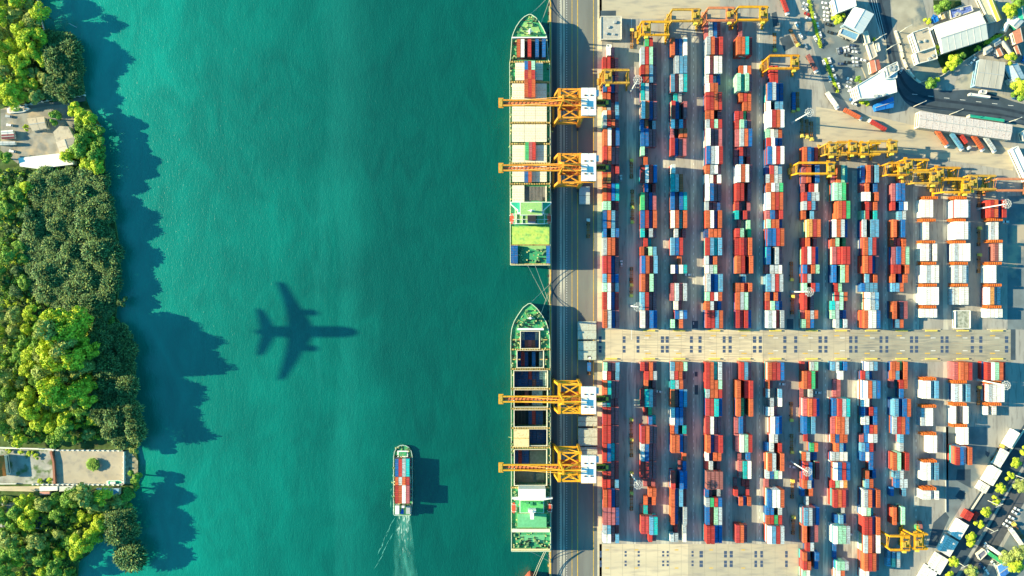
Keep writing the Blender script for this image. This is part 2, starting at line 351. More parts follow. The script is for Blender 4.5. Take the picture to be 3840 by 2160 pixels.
UP = dict(C1=[2323, '1.wP. 2rrAP3 1orNP 1brNP 1ooAP 1ysPc 1woPc 1sroP 2owAb 2roPP 1roPa 1oyPP 2orbt 1mmAA 2bocP 1b.cb 2sooA 2rrNP 1coNB 1mwPS 2rwNA 2osNP5'],
  C2=[2465, '1.gr. 2srmP 2rocP 2tsPP 2woNP 1bo.S 2bbPP 1mP.. 1.o..2 2rwrb 1.b.A 2gPNP 2brNo 1t.sP 1.rT.2 1o.mc 2boAc 2oAmP 2crPP 2wPbB5'],
  C3=[2578, '2oNBw 2.scc4 2cPst 1.ts.2 2rN.P5 1wPcA 1P.oo 2rNPP 1.... 1w...5 2tso. 2bPbt 2woTo 1.s.P 2cbr. 1..o.2 1wNwt 1.P..1 2PsPs 1.wP.3 1.bsb 1m.o.4'],
  C4=[2709, '2PsbP3 2soPr5 2wPww 1waSB 1woo. 2rror 1oo.P 1srmr 2wPPP 2bswr 1oswP 1wwAw 2wbPP 1sPPN 2owNo 1Nooo 2rcTc 1sNo. 1wsmP 2sNBc 1mrwo 1osPB 2rrco5'],
  C5=[2822, '2.P..3 2ootA5 1.... 1.owo3 2mTmP5 1.oro3 1..oo3 1raGP 1AmSP 2Psob 1PrPP3 1Pb.A3 2wowP5 2rr.P 1aP.P 1t.rP 1.P.m2 1rm.G 2ArPo 2or.o 1..c.2 1ooAo 2osmP 2rPrB4'],
  C6=[2938, '1.rr.3 1.rr.3 2bsBN5 1w.cc4 2wrow5 1mwso 1rwBN 2bwrw5 1Nasc3 1soss3 1owsg4 2woro4 1PbPr 1mooN 2bbro5 2b.sP 1Pssw 2csrs 1oNoN3 1AmbN 2swAs5'],
  C7=[3074, '2obBA4 2Po.b4 1P.rw3 1rbss 1srcP 1o.c.3 2.yao5 1Ao.P3 2rwrB4 1bPom 1rsP. 1m.rb 2r.P.4 1Poso3 1mob.3'],
  C8=[3184, '2PomT4 2mmgA5 2.org5 2wosB4 1om.G3 2PArr5 2b.mo4 1.rm.2 1.rmo3 1tsmP3 1msNB3 1.sTs3'],
  C9=[3297, '2BoPc4 1Po.b3 1ww.o 1.rPo3 1mr.t3 2s.cc4 2ocrP5 2orNP5 1.cPo3 1bccc3 2.wsc4 2owwb5'],
  C10=[3411, '1..P.2 2Pbb.4 1r.bw3 1..cs2 2o.b.4 1oPPo2 2Pbom4 1rr.o 1o.No3 1cco.3 1.... 2o.PP4 1.co.3'])
DN = dict(C1=[2323, '1mPPc5 1wrPc 2otPP5 1stPP 2rrPP 2rrPP 2rbTP 2rrPA 1rrPc 2orNP 2PPPN 1scPA 1wwPc4'],
  C2=[2465, '1rPoP4 1.ros 1.o.P3 2AtsP 1.rg.2 1..bT3 2roPP5 2sbPP 2rrPP 1.P.P2 1..oo3 1.o.o2 1PtP.2 2AAct 1..rP3'],
  C3=[2578, '1coom 1sroP 1tso. 2oPbc 2wbbP 1ob.t 2ooBP5 1...o3 1..Pb3 2r.bB5 2oNcA4 2oN.s4 1.A.s3 1ss.w3'],
  C4=[2709, '2roTs4 1room 1soor 2AAtB 2awPP 2oNPr5 1wNoo 1As.P 2qqqq5 1bP.S 1sgrb 2bAms4 2rrBB5'],
  C5=[2822, '2.rcP4 2o.Ar 2oG.o 2PbP.3 2Pwmr4 1.P.b2 2.Ptw3 1P.AA2 1r..A2 1.oBo3 2.... 2aoP.4'],
  C6=[2938, '2orab5 1oP..3 1s..c3 1.s.w3 1wwP.3 2.wbB4 1.ws.3 1Bs.r3 2os.o5 1sbmw3 1P...3 2bwwo5 1bb.s3 1orgr3 2wcrs5'],
  C7=[3074, '1A.sm3 2orgA4 1P.s.2 2PorB5 2bTc.4 1.A..1 1..go3 1osNB3 2rb.A5 1osN.4 1b.o.2 1.s..2 2csPB5 2o.PP4 1.rs.3 1oP.b4 1ro.B4 1mw..3'],
  C8=[3184, '1csTb3 1..w.3 2.PP.2 2Brst5 2Poos4 1oboo3 1.ocB3 1ssww3 2wbrb5 1rmwy3 2rorP5 1...s1 1.BcB3 2wmms5 2.B..1 1.mms4 1.wo.4'],
  C9=[3297, '1.wsc3 1rcB.3 2wocb5 1wwP. 1bNrb3 1ws.b 1.bro3 1PBws3 1cbrP3 1bwb.3 1..b.3 1.o.B3 1.co.3 2soNo5 1wmT.4 2rrNo5 2soPw5 2oroP5 1ww..3'],
  C10=[3411, '1ooGo3 1oc.o3 1P.ro3 1..b.3 2cNbo5 2srob4 1..c.3 1..s.3 2om.r4 1.cs.3 1.bss3 1b..c2 1.... 2o.m.4'])
rnd = random.Random(3)
ALLC = 'rraoobnqqpsmtna'
def add_stack(x, y, hgt, ch, two, row, slot, blk, yard, z0=0.0):
    ch2 = ch.lower()
    if hgt < 1: return
    L = L40 if two else L20
    for k in range(hgt - 1):
        LOW.append((x, y, z0 + k * CH, L, rnd.choice(ALLC) if rnd.random() < (.5 if blk < 11 else .12) else ch2))
    z = z0 + (hgt - 1) * CH
    area = CW * L + abs(x) / H * L * CH * (0.6 + 0.4 * hgt) * .8 + (0 if ch.islower() else -3)
    TOPS.append((area, x, y, z, ch2, two, (row, slot, blk, yard)))
def block(R_, s_, y0, direction, bi, yard):
    toks = s_.split()
    if direction > 0: toks = toks[::-1]
    bay = 0
    zt = 4 * CH
    k = 1 - zt / H
    xr = (R_ - 1920) * S * k
    for ri, t in enumerate(toks):
        n_ = int(t[0]); slots = t[1:5]; hh = int(t[5]) if len(t) > 5 else rnd.choice((4, 4, 5) if n_ == 2 else (3, 4, 4))
        pit = BAY if direction > 0 else BAYL
        a = y0 + direction * bay * pit; c = y0 + direction * (bay + n_) * pit
        yc = (a + c) / 2; bay += n_
        for i, ch in enumerate(slots):
            if ch == '.': continue
            x = xr - (3.5 - i) * PITCH + rnd.uniform(-.05, .05)
            h = hh if ch.islower() else max(1, hh - 1)
            add_stack(x, yc + rnd.uniform(-.05, .05), h, ch, n_ == 2, ri + 1, i + 1, bi, yard)
YU = (1080 - 1231) * S * (1 - 4 * CH / H); YD = (1080 - 1357.6) * S * (1 - 4 * CH / H)
for bi, key in enumerate(UP): block(*UP[key], YU, 1, bi + 1, 'above')
for bi, key in enumerate(DN): block(*DN[key], YD, -1, bi + 1, 'below')
# three reefer blocks on the right, with racks between their rows; start y of each row in map units
def reefer(Rr, rows, bi, yard):
    zt = 4 * CH
    rr = sorted(rows, key=lambda r: r[0], reverse=(yard == 'above'))
    for ri, (y, t) in enumerate(rr):
        n_ = int(t[0]); sl_ = t[1:]; hh = int(t[-1]) if t[-1].isdigit() else 4
        sl_ = sl_.rstrip('0123456789')
        L = L40 if n_ == 2 else L20
        yc = (1080 - y) * S * (1 - hh * CH / H) - L / 2
        xr = (Rr - 1920) * S * (1 - zt / H)
        for i, ch in enumerate(sl_):
            if ch == '.': continue
            x = xr - (len(sl_) - .5 - i) * PITCH if len(sl_) == 4 else xr - (4.5 - i) * PITCH + .6
            add_stack(x, yc, hh if ch.islower() else hh - 1, ch, n_ == 2, ri + 1, i + 1, bi, yard)
U = lambda v, o=540: o + v / 2.683
reefer(3522, [(U(560), '2www.3'), (U(785), '2.w..3'), (U(1000), '2wwSw3'), (U(1220), '2wsww4'), (U(1440), '2wwww4'), (U(210, 1080), '1wwww3')], 11, 'above')
reefer(3640, [(U(560), '2wwwS5'), (U(780), '2wwwS5'), (U(1000), '2swww4'), (U(1220), '2swsS4'), (U(1440), '2SSww3')], 12, 'above')
reefer(3768, [(U(560), '2roNr5'), (U(785), '2.sw.3'), (U(1000), '2..qw3'), (U(1220), '2ww..4'), (U(1440), '2wySS3'), (U(210, 1080), '1wwww3')], 13, 'above')
reefer(3522, [(U(935, 1080), '2wwSc4'), (U(1210, 1080), '2sww.3'), (U(35, 1620), '2..ww3'), (U(310, 1620), '2wwSc4'), (U(592, 1620), '1wwSw4')], 11, 'below')
reefer(3640, [(U(750, 1080), '2Poor5'), (U(968, 1080), '2swSc4'), (U(1190, 1080), '2w..w3'), (U(1400, 1080), '2..ww3'), (U(155, 1620), '2rbSo5')], 12, 'below')
reefer(3768, [(U(750, 1080), '2rwmoA5'), (U(970, 1080), '2swww4'), (U(1190, 1080), '1w.w.2')], 13, 'below')
# cargo on the ships: (px x of centre, px y of top, length flag, colour, top z, place words)
SHIPC = []
def cargo(x, y, two, ch, ztop, where, n_under=1):
    L = L40 if two else L20
    wx, wy = W(x, y, ztop); SHIPC.append((wx, wy - L / 2, ztop - CH, ch.lower(), two, where))
    for k in range(n_under): LOW.append((wx, wy - L / 2, ztop - CH * (k + 2), L, rnd.choice(ALLC)))
DK = 12.5                                   # ship deck height over the quay
for x, ch in ((1944.5, 'o'), (1959.5, 'w'), (1985.5, 'r'), (2014, 'b'), (2039.5, 'b')): cargo(x, 146, True, ch, DK + 5.6, 'behind the bow deck of the upper moored ship')
for x, ch in ((1973, 'b'), (1986, 'r'), (1999.5, 'm')): cargo(x, 228, False, ch, DK + 7.4, 'in the frontmost short row on the upper moored ship')
for x, ch in ((1973, 'a'), (1986, 'o'), (1999.5, 'r')): cargo(x, 262, False, ch, DK + 7.4, 'in the second short row on the upper moored ship')
for x, ch in ((1974, 'o'), (1987, 'r'), (2000.5, 'o')): cargo(x, 296, True, ch, DK + 7.4, 'in the long row on the upper moored ship')
for x, ch in ((1976, 'g'), (1989.5, 'p'), (2002, 'r')): cargo(x, 532, True, ch, DK + 4.8, 'between the two upper cranes on the ship', 0)
for x, ch in ((1973.5, 'b'), (1987, 'o')): cargo(x, 617, True, ch, DK + 4.8, 'under the second crane boom on the ship', 0)
for x, ch, k in ((1922.5, 'b', 0), (1935, 'b', 0), (2056, 'b', 0)): cargo(x, 921, True, ch, DK + 3.6, 'at the stern of the upper moored ship', 0)
S2 = 'in the lower ship, '
def hold(xs, y, two, cols, zt, where):
    for x, ch in zip(xs, cols):
        if ch != '.': cargo(1860 + x / 2.684, y, two, ch, zt, where, 0)
hold((270, 305, 340, 376, 412), U(438, 1080), False, 'snnns', 6.5, S2 + 'front row of the bow hold')
hold((270, 308, 342, 376, 415), U(522, 1080), False, 'nqpqn', 6.5, S2 + 'rear row of the bow hold')
hold((236, 270, 306, 380, 452), U(640, 1080), True, 'nannq' if 0 else 'nanbs', 5.5, S2 + 'second hold from the bow')
hold((202, 236, 270, 305, 344, 382, 420, 455, 490), U(836, 1080), False, 'nnnnannsw', 4.8, S2 + 'front row of the third hold')
hold((202, 236, 270, 305, 344, 382, 420, 455, 490), U(919, 1080), False, 'nbnnnqnns', 4.8, S2 + 'rear row of the third hold')
hold((308, 380, 415, 450), U(1034, 1080), True, 'qsss', 4.8, S2 + 'fourth hold under the crane boom')
hold((345, 380, 418, 455), U(1238, 1080), True, 'nann', 3.5, S2 + 'fifth hold from the bow')
hold((352, 388, 425, 462, 493), U(1428, 1080), True, 'nnnnn', 4.8, S2 + 'sixth hold beside the cream hatch')
hold((205, 242, 279, 314), U(182, 1620), True, 'nann', 3.5, S2 + 'seventh hold nearest the bridge')
BZ = WZ + 1.2
for row, (y0, two, cs, nn) in enumerate(((228, True, 'srst', 3), (415, False, 'osoa', 3), (507, True, 'roup', 4))):
    for x, ch in zip((188, 226, 263, 303), cs.replace('u', 'w').replace('sr', 'br')):
        zt = BZ + nn * CH
        cargo(1420 + x / 2.787, 1640 + y0 / 2.787, two, ch, zt, 'on the river barge, %s row from its bow' % ORD[row + 1], nn - 1)
# trains and trucks get theirs further down: list of (x,y,z,rot,two,colour,label)
FREE = []
def place_free():
    for x, y, z, rot, two, ch, lab, grp in FREE:
        o = bpy.data.objects.new('shipping_container', cmesh(ch, two)); COL.objects.link(o); o.location = (x, y, z); o.rotation_euler = (0, 0, rot)
        tag(o, lab, 'container', grp)
NIND = 0
def place_containers():
    global NIND
    lim = 300 - len(SHIPC) - len(FREE)
    cn = {}
    for x, y, z, ch, two, where in SHIPC:
        cn[(ch, where)] = cn.get((ch, where), 0) + 1
    seen = {}
    for x, y, z, ch, two, where in SHIPC:
        o = bpy.data.objects.new('shipping_container', cmesh(ch, two)); COL.objects.link(o); o.location = (x, y, z)
        seen[(ch, where)] = seen.get((ch, where), 0) + 1; k = seen[(ch, where)]
        pre = '' if cn[(ch, where)] == 1 else ('leftmost ' if k == 1 else ORD[k] + ' ')
        tag(o, '%s%s container %s' % (pre, CN[ch], where), 'container', 'containers aboard the ships')
    TOPS.sort(key=lambda t: -t[0])
    for i, (a, x, y, z, ch, two, (row, slot, blk, yard)) in enumerate(TOPS):
        if i < lim:
            o = bpy.data.objects.new('shipping_container', cmesh(ch, two)); COL.objects.link(o); o.location = (x, y, z)
            lab = '%s container, %s from left, %s row %s the crossing, %s block from quay' % (CN[ch], ORD[slot], ORD[row], yard, ORD[blk])
            tag(o, lab, 'container', 'containers stacked in the yard')
    keys = list(CC)
    mb = MB()
    for i, (a, x, y, z, ch, two, _) in enumerate(TOPS):
        if i >= lim: mb.add(*(T40 if two else T20), x, y, z, keys.index(ch))
    for x, y, z, L, ch in LOW:
        k = len(mb.v); mb.v += [(p[0] + x, p[1] * L + y, p[2] + z) for p in BXv]; mb.f += [tuple(k + q for q in f) for f in BXf]; mb.m += [keys.index(ch)] * len(BXf)
    o = mb.build('stacked_containers', [cmat(c) for c in keys])
    tag(o, 'mass of multicoloured short and lower containers filling the yard blocks', 'containers', None, 'stuff')
# ================================================================== CONTAINER SHIPS
def offs(pts, dx): return pts
def ship_parts(root, outline, fore_y, aft_y, holds, hullm_, deck_m, closed):
    """outline: plan points (map units at deck level), clockwise from the bow. holds: (x0,x1,y0,y1)"""
    P = [W(x, y, DK) for x, y in outline]
    mb = MB()
    if closed:
        mb.prism(P, WZ, DK, 0, 1)
    else:
        mb.prism(P, WZ, .3, 0, 2)
        xs0 = min(p[0] for p in outline); xs1 = max(p[0] for p in outline)
        fo = [p for p in outline if p[1] <= fore_y + .1]; mb.prism([W(x, y, DK) for x, y in fo], .3, DK, 0, 1)
        ao = [W(xs0 + 1, aft_y, DK), W(xs1 - .5, aft_y, DK), W(xs1 - .5, max(p[1] for p in outline), DK), W(xs0 + 2, max(p[1] for p in outline), DK)]
        mb.prism(ao, .3, DK, 0, 1)
        lp = sorted([p for p in outline if p[1] >= fore_y - .1 and p[0] < 1990], key=lambda p: p[1])
        rp = sorted([p for p in outline if p[1] >= fore_y - .1 and p[0] > 1990], key=lambda p: p[1])
        def ex(side, y):
            for a, b in zip(side, side[1:]):
                if a[1] <= y <= b[1]: return a[0] + (b[0] - a[0]) * (y - a[1]) / max(1e-6, b[1] - a[1])
            return side[-1][0]
        yb = [fore_y] + [v for h in holds for v in (h[2], h[3])] + [aft_y]
        for h in holds:
            for side, xe in ((lp, h[0]), (rp, h[1])):
                a, b = ex(side, h[2]), ex(side, h[3])
                mb.prism([W(a, h[2], DK), W(xe, h[2], DK), W(xe, h[3], DK), W(b, h[3], DK)], .3, DK, 0, 1)
        for k in range(0, len(yb), 2):
            a, b = yb[k], yb[k + 1]
            if b - a < .3: continue
            mb.prism([W(ex(lp, a), a, DK), W(ex(rp, a), a, DK), W(ex(rp, b), b, DK), W(ex(lp, b), b, DK)], .3, DK, 0, 1)
    mb.build('hull', [hullm_, deck_m, darkst], root)
    # bulwark rail
    mb = MB(); n_ = len(P)
    for i in range(n_):
        a, b = P[i], P[(i + 1) % n_]
        mb.beam((a[0], a[1], DK + .6), (b[0], b[1], DK + .6), .42, 1.2)
    mb.build('bulwark', mat('pale rail paint', (.60, .66, .50), .5, .15, .8), root)
def bx(mb, x0, x1, y0, y1, z0, z1, mi=0, zr=None):
    zr = z1 if zr is None else zr
    a = W(x0, y0, zr); b = W(x1, y1, zr); mb.box(a[0], b[0], b[1], a[1], z0, z1, mi)
def fittings(root, regions, z, n_, seed, mats=None):
    """winches, vents, bollards and pipes on a deck, each kind one part"""
    rr = random.Random(seed); mm = dict(winch=mat('winch paint', (.12, .22, .10), .6, .3, 1), deck_vent=mat('vent paint', (.62, .60, .25), .6, .2, 1), pipe=mat('pipe paint', (.50, .58, .20), .6, .3, 1), bollard=dark)
    for _ in range(n_):
        x0, x1, y0, y1 = rr.choice(regions); x, y = W(rr.uniform(x0, x1), rr.uniform(y0, y1), z); k = rr.choice(list(mm)); m = MB()
        if k == 'winch':
            a = rr.uniform(0, 3); m.obox(x, y, 2.2, .9, z, z + 1.1, a); m.cyl((x - .9 * math.cos(a), y - .9 * math.sin(a), z + 1), (x + .9 * math.cos(a), y + .9 * math.sin(a), z + 1), .8, n=8)
        elif k == 'deck_vent': m.cyl((x, y, z), (x, y, z + 1.6), .35, .5, 8)
        elif k == 'bollard':
            m.box(x - 1, x + 1, y - .4, y + .4, z, z + .12)
            for q in (-.5, .5): m.cyl((x + q, y, z + .1), (x + q, y, z + 1), .3, .36, 8)
        else: m.beam((x, y, z + .4), (x + rr.choice((0, rr.uniform(-3, 3))), y + rr.uniform(-4, 4), z + .4), .3)
        m.build(k, mm[k], root)
def lifeboat(root, px, py, z):
    x, y = W(px, py, z); mb = MB(); pts = []
    for i in range(14):
        t = 2 * math.pi * i / 14; pts.append((x + 1.35 * math.cos(t), y + 3.6 * math.copysign(abs(math.sin(t)) ** .8, math.sin(t))))
    mb.prism(pts, z - 1.2, z - .1); mb.prism([(x + (a - x) * .75, y + (b - y) * .85) for a, b in pts], z - .1, z + .5)
    b = mb.build('lifeboat', lifem, root)
    mb = MB()
    for s in (-2.4, 2.4): mb.beam((x - 1.6, y + s, z - 3), (x + 1.6, y + s, z + .9), .2); mb.beam((x - 1.4, y + s, z + .7), (x + 1.4, y + s, z + .7), .18)
    mb.beam((x + 1.55, y - 2.4, z + .8), (x + 1.55, y + 2.4, z + .8), .14); mb.build('davit', white, b)
def mastp(root, px, py, z0, z1, arms=2, w_=.9):
    x, y = W(px, py, z0); mb = MB(); mb.cyl((x, y, z0), (x, y, z1), w_, w_ * .45, 8)
    for i in range(arms): zz = z0 + (z1 - z0) * (.45 + .25 * i); mb.beam((x - 2.4 + i, y, zz), (x + 2.4 - i, y, zz), .35)
    return mb.build('mast', white, root)
def crossbeam(root, x0, x1, y, w_, z=None):
    z = DK + 2.3 if z is None else z
    mb = MB(); bx(mb, x0, x1, y - w_ / 2, y + w_ / 2, DK, z)
    k = int((x1 - x0) / 9)
    for i in range(k + 1): xx = x0 + (x1 - x0) * i / k; bx(mb, xx - 1, xx + 1, y - w_ / 2 - .8, y + w_ / 2 + .8, DK, z + .3)
    mb.build('lashing_bridge', beamy, root)
# ---- upper ship
s1 = empty('container_ship', (*W(1990, 530), WZ), 'container ship with cream hatch covers moored at the upper berth', 'container ship', 'container ships moored at the quay')
out1 = [(1979, 57.5), (1986.7, 55), (1994, 57), (2010, 68), (2025, 88), (2037, 108), (2046, 128), (2050, 142), (2053, 180), (2056, 225), (2061, 240), (2063, 420), (2063, 994), (1914, 994),
        (1912, 420), (1911, 240), (1914, 222), (1917, 180), (1919.5, 142), (1925, 125), (1935, 102), (1950, 80), (1965, 65)]
ship_parts(s1, out1, 0, 0, [], hullm, deckg, True)
mb = MB(); mb.prism([W(x, y, DK + .3) for x, y in ((1965, 84), (1990, 82), (2018, 98), (2030, 130), (1955, 136), (1950, 118))], DK, DK + .3); mb.build('bow_platform', deckl, s1)
mb = MB(); bx(mb, 1920, 2050, 138, 142, DK, DK + 3.2); mb.build('breakwater', white, s1)
mastp(s1, 1986.5, 126, DK, DK + 12)
fittings(s1, [(1942, 2032, 100, 134), (1960, 2015, 66, 96)], DK, 26, 1)
fittings(s1, [(1913, 1920, 245, 750), (2052, 2061, 245, 750)], DK, 60, 2)
fittings(s1, [(1922, 1936, 150, 222)], DK, 14, 3)
mb = MB(); bx(mb, 1937, 2048, 146, 224, DK, DK + .5); mb.build('cargo_well', darkst, s1)
for i, (y, xs) in enumerate(((235, (1932, 1966)), (313, (1920, 1966)), (390, (1920, 1966)), (466, (1920, 1966)), (544, (1921, 1966)), (618, (1921, 1966)), (695, (1921, 1966)))):
    for j, (x0, x1) in enumerate((xs, (1967, 2008), (2009, 2050 if i else 2036))):
        if i == 6 and j: continue
        mb = MB(); bx(mb, x0, x1, y, y + 66 if i != 5 else y + 64, DK, DK + 2.2)
        z = DK + 2.2
        for sx in (.12, .37, .62, .87):
            xx = x0 + (x1 - x0) * sx
            for yy in (y + 16, y + 34, y + 52): bx(mb, xx - .9, xx + .9, yy, yy + 1.7, z, z + .25, 1)
        bx(mb, x0 + 1, x1 - 1, y + 25, y + 25.8, z, z + .1, 1); bx(mb, x0 + 1, x1 - 1, y + 43, y + 43.8, z, z + .1, 1)
        mb.build('hatch_cover', [hatchm, beamy], s1)
mb = MB()
for i in range(6): bx(mb, 1968 + i * 13.4, 1980.5 + i * 13.4, 699, 752, DK, DK + .5 + .15 * (i % 2), 0)
bx(mb, 2046, 2050, 697, 756, DK, DK + 2.4, 1); bx(mb, 2018, 2034, 738, 753, DK, DK + 1.6, 0)
mb.build('open_hold', [mat('hold grey', (.14, .14, .135), .8, .2, .5), hatchm], s1)
for y in (231, 307, 384, 460, 539, 612, 689): crossbeam(s1, 1913, 2061, y, 5 if y != 384 else 4)
# superstructure
def superstructure(root, y0, y1, ztop, big_green, funnel, wh_front):
    zt = ztop
    mb = MB(); bx(mb, 1932, 2044, y0 + 6, y1 - 4, DK, zt - 6, 0, zt - 6); mb.build('accommodation', white, root)
    mb = MB(); bx(mb, 1933, 2043, y0 + 7, y1 - 5, zt - 6, zt - 5.8, 0, zt - 6); mb.build('accommodation_deck', deckl, root)
    return
superstructure(s1, 756, 842, 27.5, None, None, None)
z = 27.5
mb = MB(); mb.prism([W(x, y, 25) for x, y in ((1914, 757), (2067, 757), (2067, 764), (2040, 790), (2040, 800), (1940, 800), (1940, 790), (1914, 766))], 22.5, 25); b = mb.build('bridge', white, s1)
mb = MB(); mb.prism([W(x, y, 25.2) for x, y in ((1917, 759), (2064, 759), (2064, 763), (2037, 787), (2037, 797), (1943, 797), (1943, 787), (1917, 765))], 25, 25.15); mb.build('bridge_deck', mat('teal deck paint', (.03, .40, .25), .6, .1, .8), b)
mb = MB(); bx(mb, 1950, 2034, 757, 807, 25.15, 28); mb.build('wheelhouse', white, b)
mb = MB(); bx(mb, 1952, 2032, 759, 805, 28, 28.12); mb.build('wheelhouse_roof', deckl, b)
mastp(s1, 1992, 792, 28, 39, 3, .8)
mb = MB(); bx(mb, 1979, 2009, 807, 831, DK, 30); mb.build('funnel', dark, s1); mb = MB(); bx(mb, 1980, 2008, 829, 833, DK, 29); mb.build('funnel_casing', mat('blue panel', (.02, .12, .45), .5, .1, 1), s1)
mb = MB()
for y in (802, 822, 838): bx(mb, 1922, 2056, y, y + 1.6, 21.7, 22.6, 0, 22)
for x in (1936, 1958, 2016, 2040): bx(mb, x, x + 1.6, 800, 838, 21.7, 22.6, 0, 22)
mb.build('deck_rail', white, s1)
for x in (1919.5, 2059): lifeboat(s1, x, 820, 19)
mb = MB(); bx(mb, 1920, 2060, 849, 916, DK, DK + 1.8); b = mb.build('aft_hatch_cover', mat('yellow green deck', (.45, .60, .12), .6, .16, .5, stain=((.20, .45, .12), .4, .5, .72)), s1)
mb = MB()
for x in range(1928, 2056, 14): bx(mb, x, x + 2, 880, 882, DK + 1.8, DK + 2.1)
mb.build('lashing_eye', beamy, b)
mb = MB(); bx(mb, 1918, 2060, 917, 920, DK, DK + 1.4); mb.build('aft_beam', beamy, s1)
mb = MB(); mb.prism([W(x, y, DK + .4) for x, y in ((1943, 920), (2047, 920), (2047, 948), (1985, 930))], DK, DK + .4); mb.build('stern_platform', deckl, s1)
fittings(s1, [(1945, 2045, 936, 985)], DK, 26, 5)
mb = MB(); bx(mb, 1915, 2062, 988, 992, DK, DK + 1.6); mb.build('stern_beam', beamy, s1)
# ---- lower ship
s2 = empty('container_ship', (*W(1992, 1600), WZ), 'container ship with open cargo holds moored at the lower berth', 'container ship', 'container ships moored at the quay')
out2 = [(1980, 1139.5), (1986.7, 1137.5), (1994, 1140), (2012, 1155), (2032, 1182), (2048, 1208), (2055, 1232), (2060.5, 1262), (2062, 1308), (2063, 1400), (2064, 2066), (1918, 2066),
        (1917, 1400), (1915, 1308), (1915.5, 1262), (1919, 1232), (1928, 1205), (1943, 1180), (1962, 1153)]
holds2 = [(1953, 2022, 1243, 1306), (1940, 2037, 1315, 1378), (1928, 2052, 1391, 1453), (1929, 2052, 1463, 1526), (1929, 2050, 1538, 1600), (1984, 2050, 1610, 1671), (1930, 2049, 1687, 1820)]
ship_parts(s2, out2, 1232, 1820, holds2, hullm, deckg, False)
mb = MB(); bx(mb, 1940, 2039, 1231, 1238, DK, DK + 3.4); mb.build('breakwater', white, s2)
mastp(s2, 1989, 1192, DK, DK + 12, 2, 1.1)
mb = MB(); mb.prism([W(x, y, DK + .3) for x, y in ((1970, 1162), (1994, 1150), (2014, 1172), (2012, 1190), (1976, 1200))], DK, DK + .3); mb.build('bow_platform', mat('bright deck green', (.10, .48, .15), .6, .2, .8), s2)
fittings(s2, [(1935, 2045, 1198, 1228), (1955, 2022, 1160, 1198)], DK, 44, 11)
fittings(s2, [(1920, 1950, 1245, 1306), (2026, 2056, 1245, 1306), (1919, 1937, 1316, 1376), (2041, 2058, 1316, 1376)], DK, 40, 12)
fittings(s2, [(1919, 1926, 1392, 1815), (2054, 2061, 1392, 1815)], DK, 56, 13)
for h in holds2:
    mb = MB(); x0, x1, y0, y1 = h
    for a in ((x0 - 3, x0, y0 - 2, y1 + 2), (x1, x1 + 3, y0 - 2, y1 + 2), (x0, x1, y0 - 2, y0), (x0, x1, y1, y1 + 2)): bx(mb, *a, DK + .01, DK + 2.0)
    mb.build('hatch_coaming', hatchm, s2)
    k_ = max(3, int((x1 - x0) / 13.2))
    for i in range(k_ + 1):
        xx = x0 + .6 + (x1 - x0 - 1.2) * i / k_; mb = MB(); bx(mb, xx - .45, xx + .45, y0 + .5, y0 + 1.8, .3, DK - 1, 0, DK); bx(mb, xx - .45, xx + .45, y1 - 1.8, y1 - .5, .3, DK - 1, 0, DK); bx(mb, xx - .3, xx + .3, y0 + 1.8, y1 - 1.8, 1.0, 1.4, 0, DK)
        mb.build('cell_guide', mat('cell guide steel', (.34, .32, .27), .7, .2, 1), s2)
for y in (1310.5, 1384, 1458, 1533, 1605.5, 1679, 1829):
    crossbeam(s2, 1916, 2062, y, 4.5)
for y in (1274, 1348):
    mb = MB(); bx(mb, 1923, 1951, y - 2, y + 2, DK, DK + 1.6); bx(mb, 2025, 2052, y - 2, y + 2, DK, DK + 1.6); mb.build('side_beam', beamy, s2)
mb = MB(); bx(mb, 1926, 1984, 1610, 1676, DK, DK + 2.6); bx(mb, 1926, 1984, 1643, 1645, DK + 2.6, DK + 2.9, 1)
mb.build('hatch_cover', [hatchy, beamy], s2)
mb = MB(); bx(mb, 1986, 2048, 1690, 1745, 1.2, 3.6); bx(mb, 1932, 2048, 1762, 1818, .31, 2.5); bx(mb, 2010, 2042, 1775, 1800, 2.5, 4.5)
mb.build('hold_floor_plates', mat('hold brown grey', (.26, .24, .19), .8, .2, .5), s2)
mb = MB(); bx(mb, 1944, 2046, 1834, 1868, DK, 25.5); mb.build('accommodation', white, s2)
mb = MB(); mb.prism([W(x, y, 24) for x, y in ((1920, 1866), (2072, 1866), (2072, 1871), (2040, 1876), (1945, 1876), (1920, 1872))], 21.5, 24); mb.build('bridge_wing', white, s2)
mb = MB(); bx(mb, 1949, 2040, 1876, 1924, DK, 21); b = mb.build('upper_deckhouse', white, s2)
mb = MB(); bx(mb, 1951, 2038, 1877.5, 1922.5, 21, 21.15); mb.build('green_roof', mat('bright deck green', (.10, .48, .15)), b)
mb = MB()
for k in range(5): mb = MB(); bx(mb, 1958 + k * 15, 1968 + k * 15, 1882, 1884 + (k % 3) * 6, 21.15, 22.3); mb.build('roof_vent', deckg, b)
mb = MB(); bx(mb, 1940, 2050, 1926, 1978, DK, 16.5); b = mb.build('aft_deckhouse', deckl, s2)
mb = MB(); bx(mb, 1941, 2049, 1927, 1977, 16.5, 16.62); mb.build('green_roof', mat('mid deck green', (.14, .46, .22), .6, .12, .6), b)
mb = MB(); mb.prism([W(x, y, 27) for x, y in ((1981, 1912), (2010, 1912), (2010, 1920), (2002, 1924), (2002, 1948), (1989, 1948), (1989, 1924), (1981, 1920))], DK, 27); mb.build('funnel', white, s2)
mastp(s2, 1995, 1908, 21, 36, 2, .6)
mb = MB(); bx(mb, 1920, 2062, 1984, 1996, DK, DK + 2.6); mb.build('aft_beam', hatchm, s2)
for x in (1926.5, 2061): lifeboat(s2, x, 1905, 19)
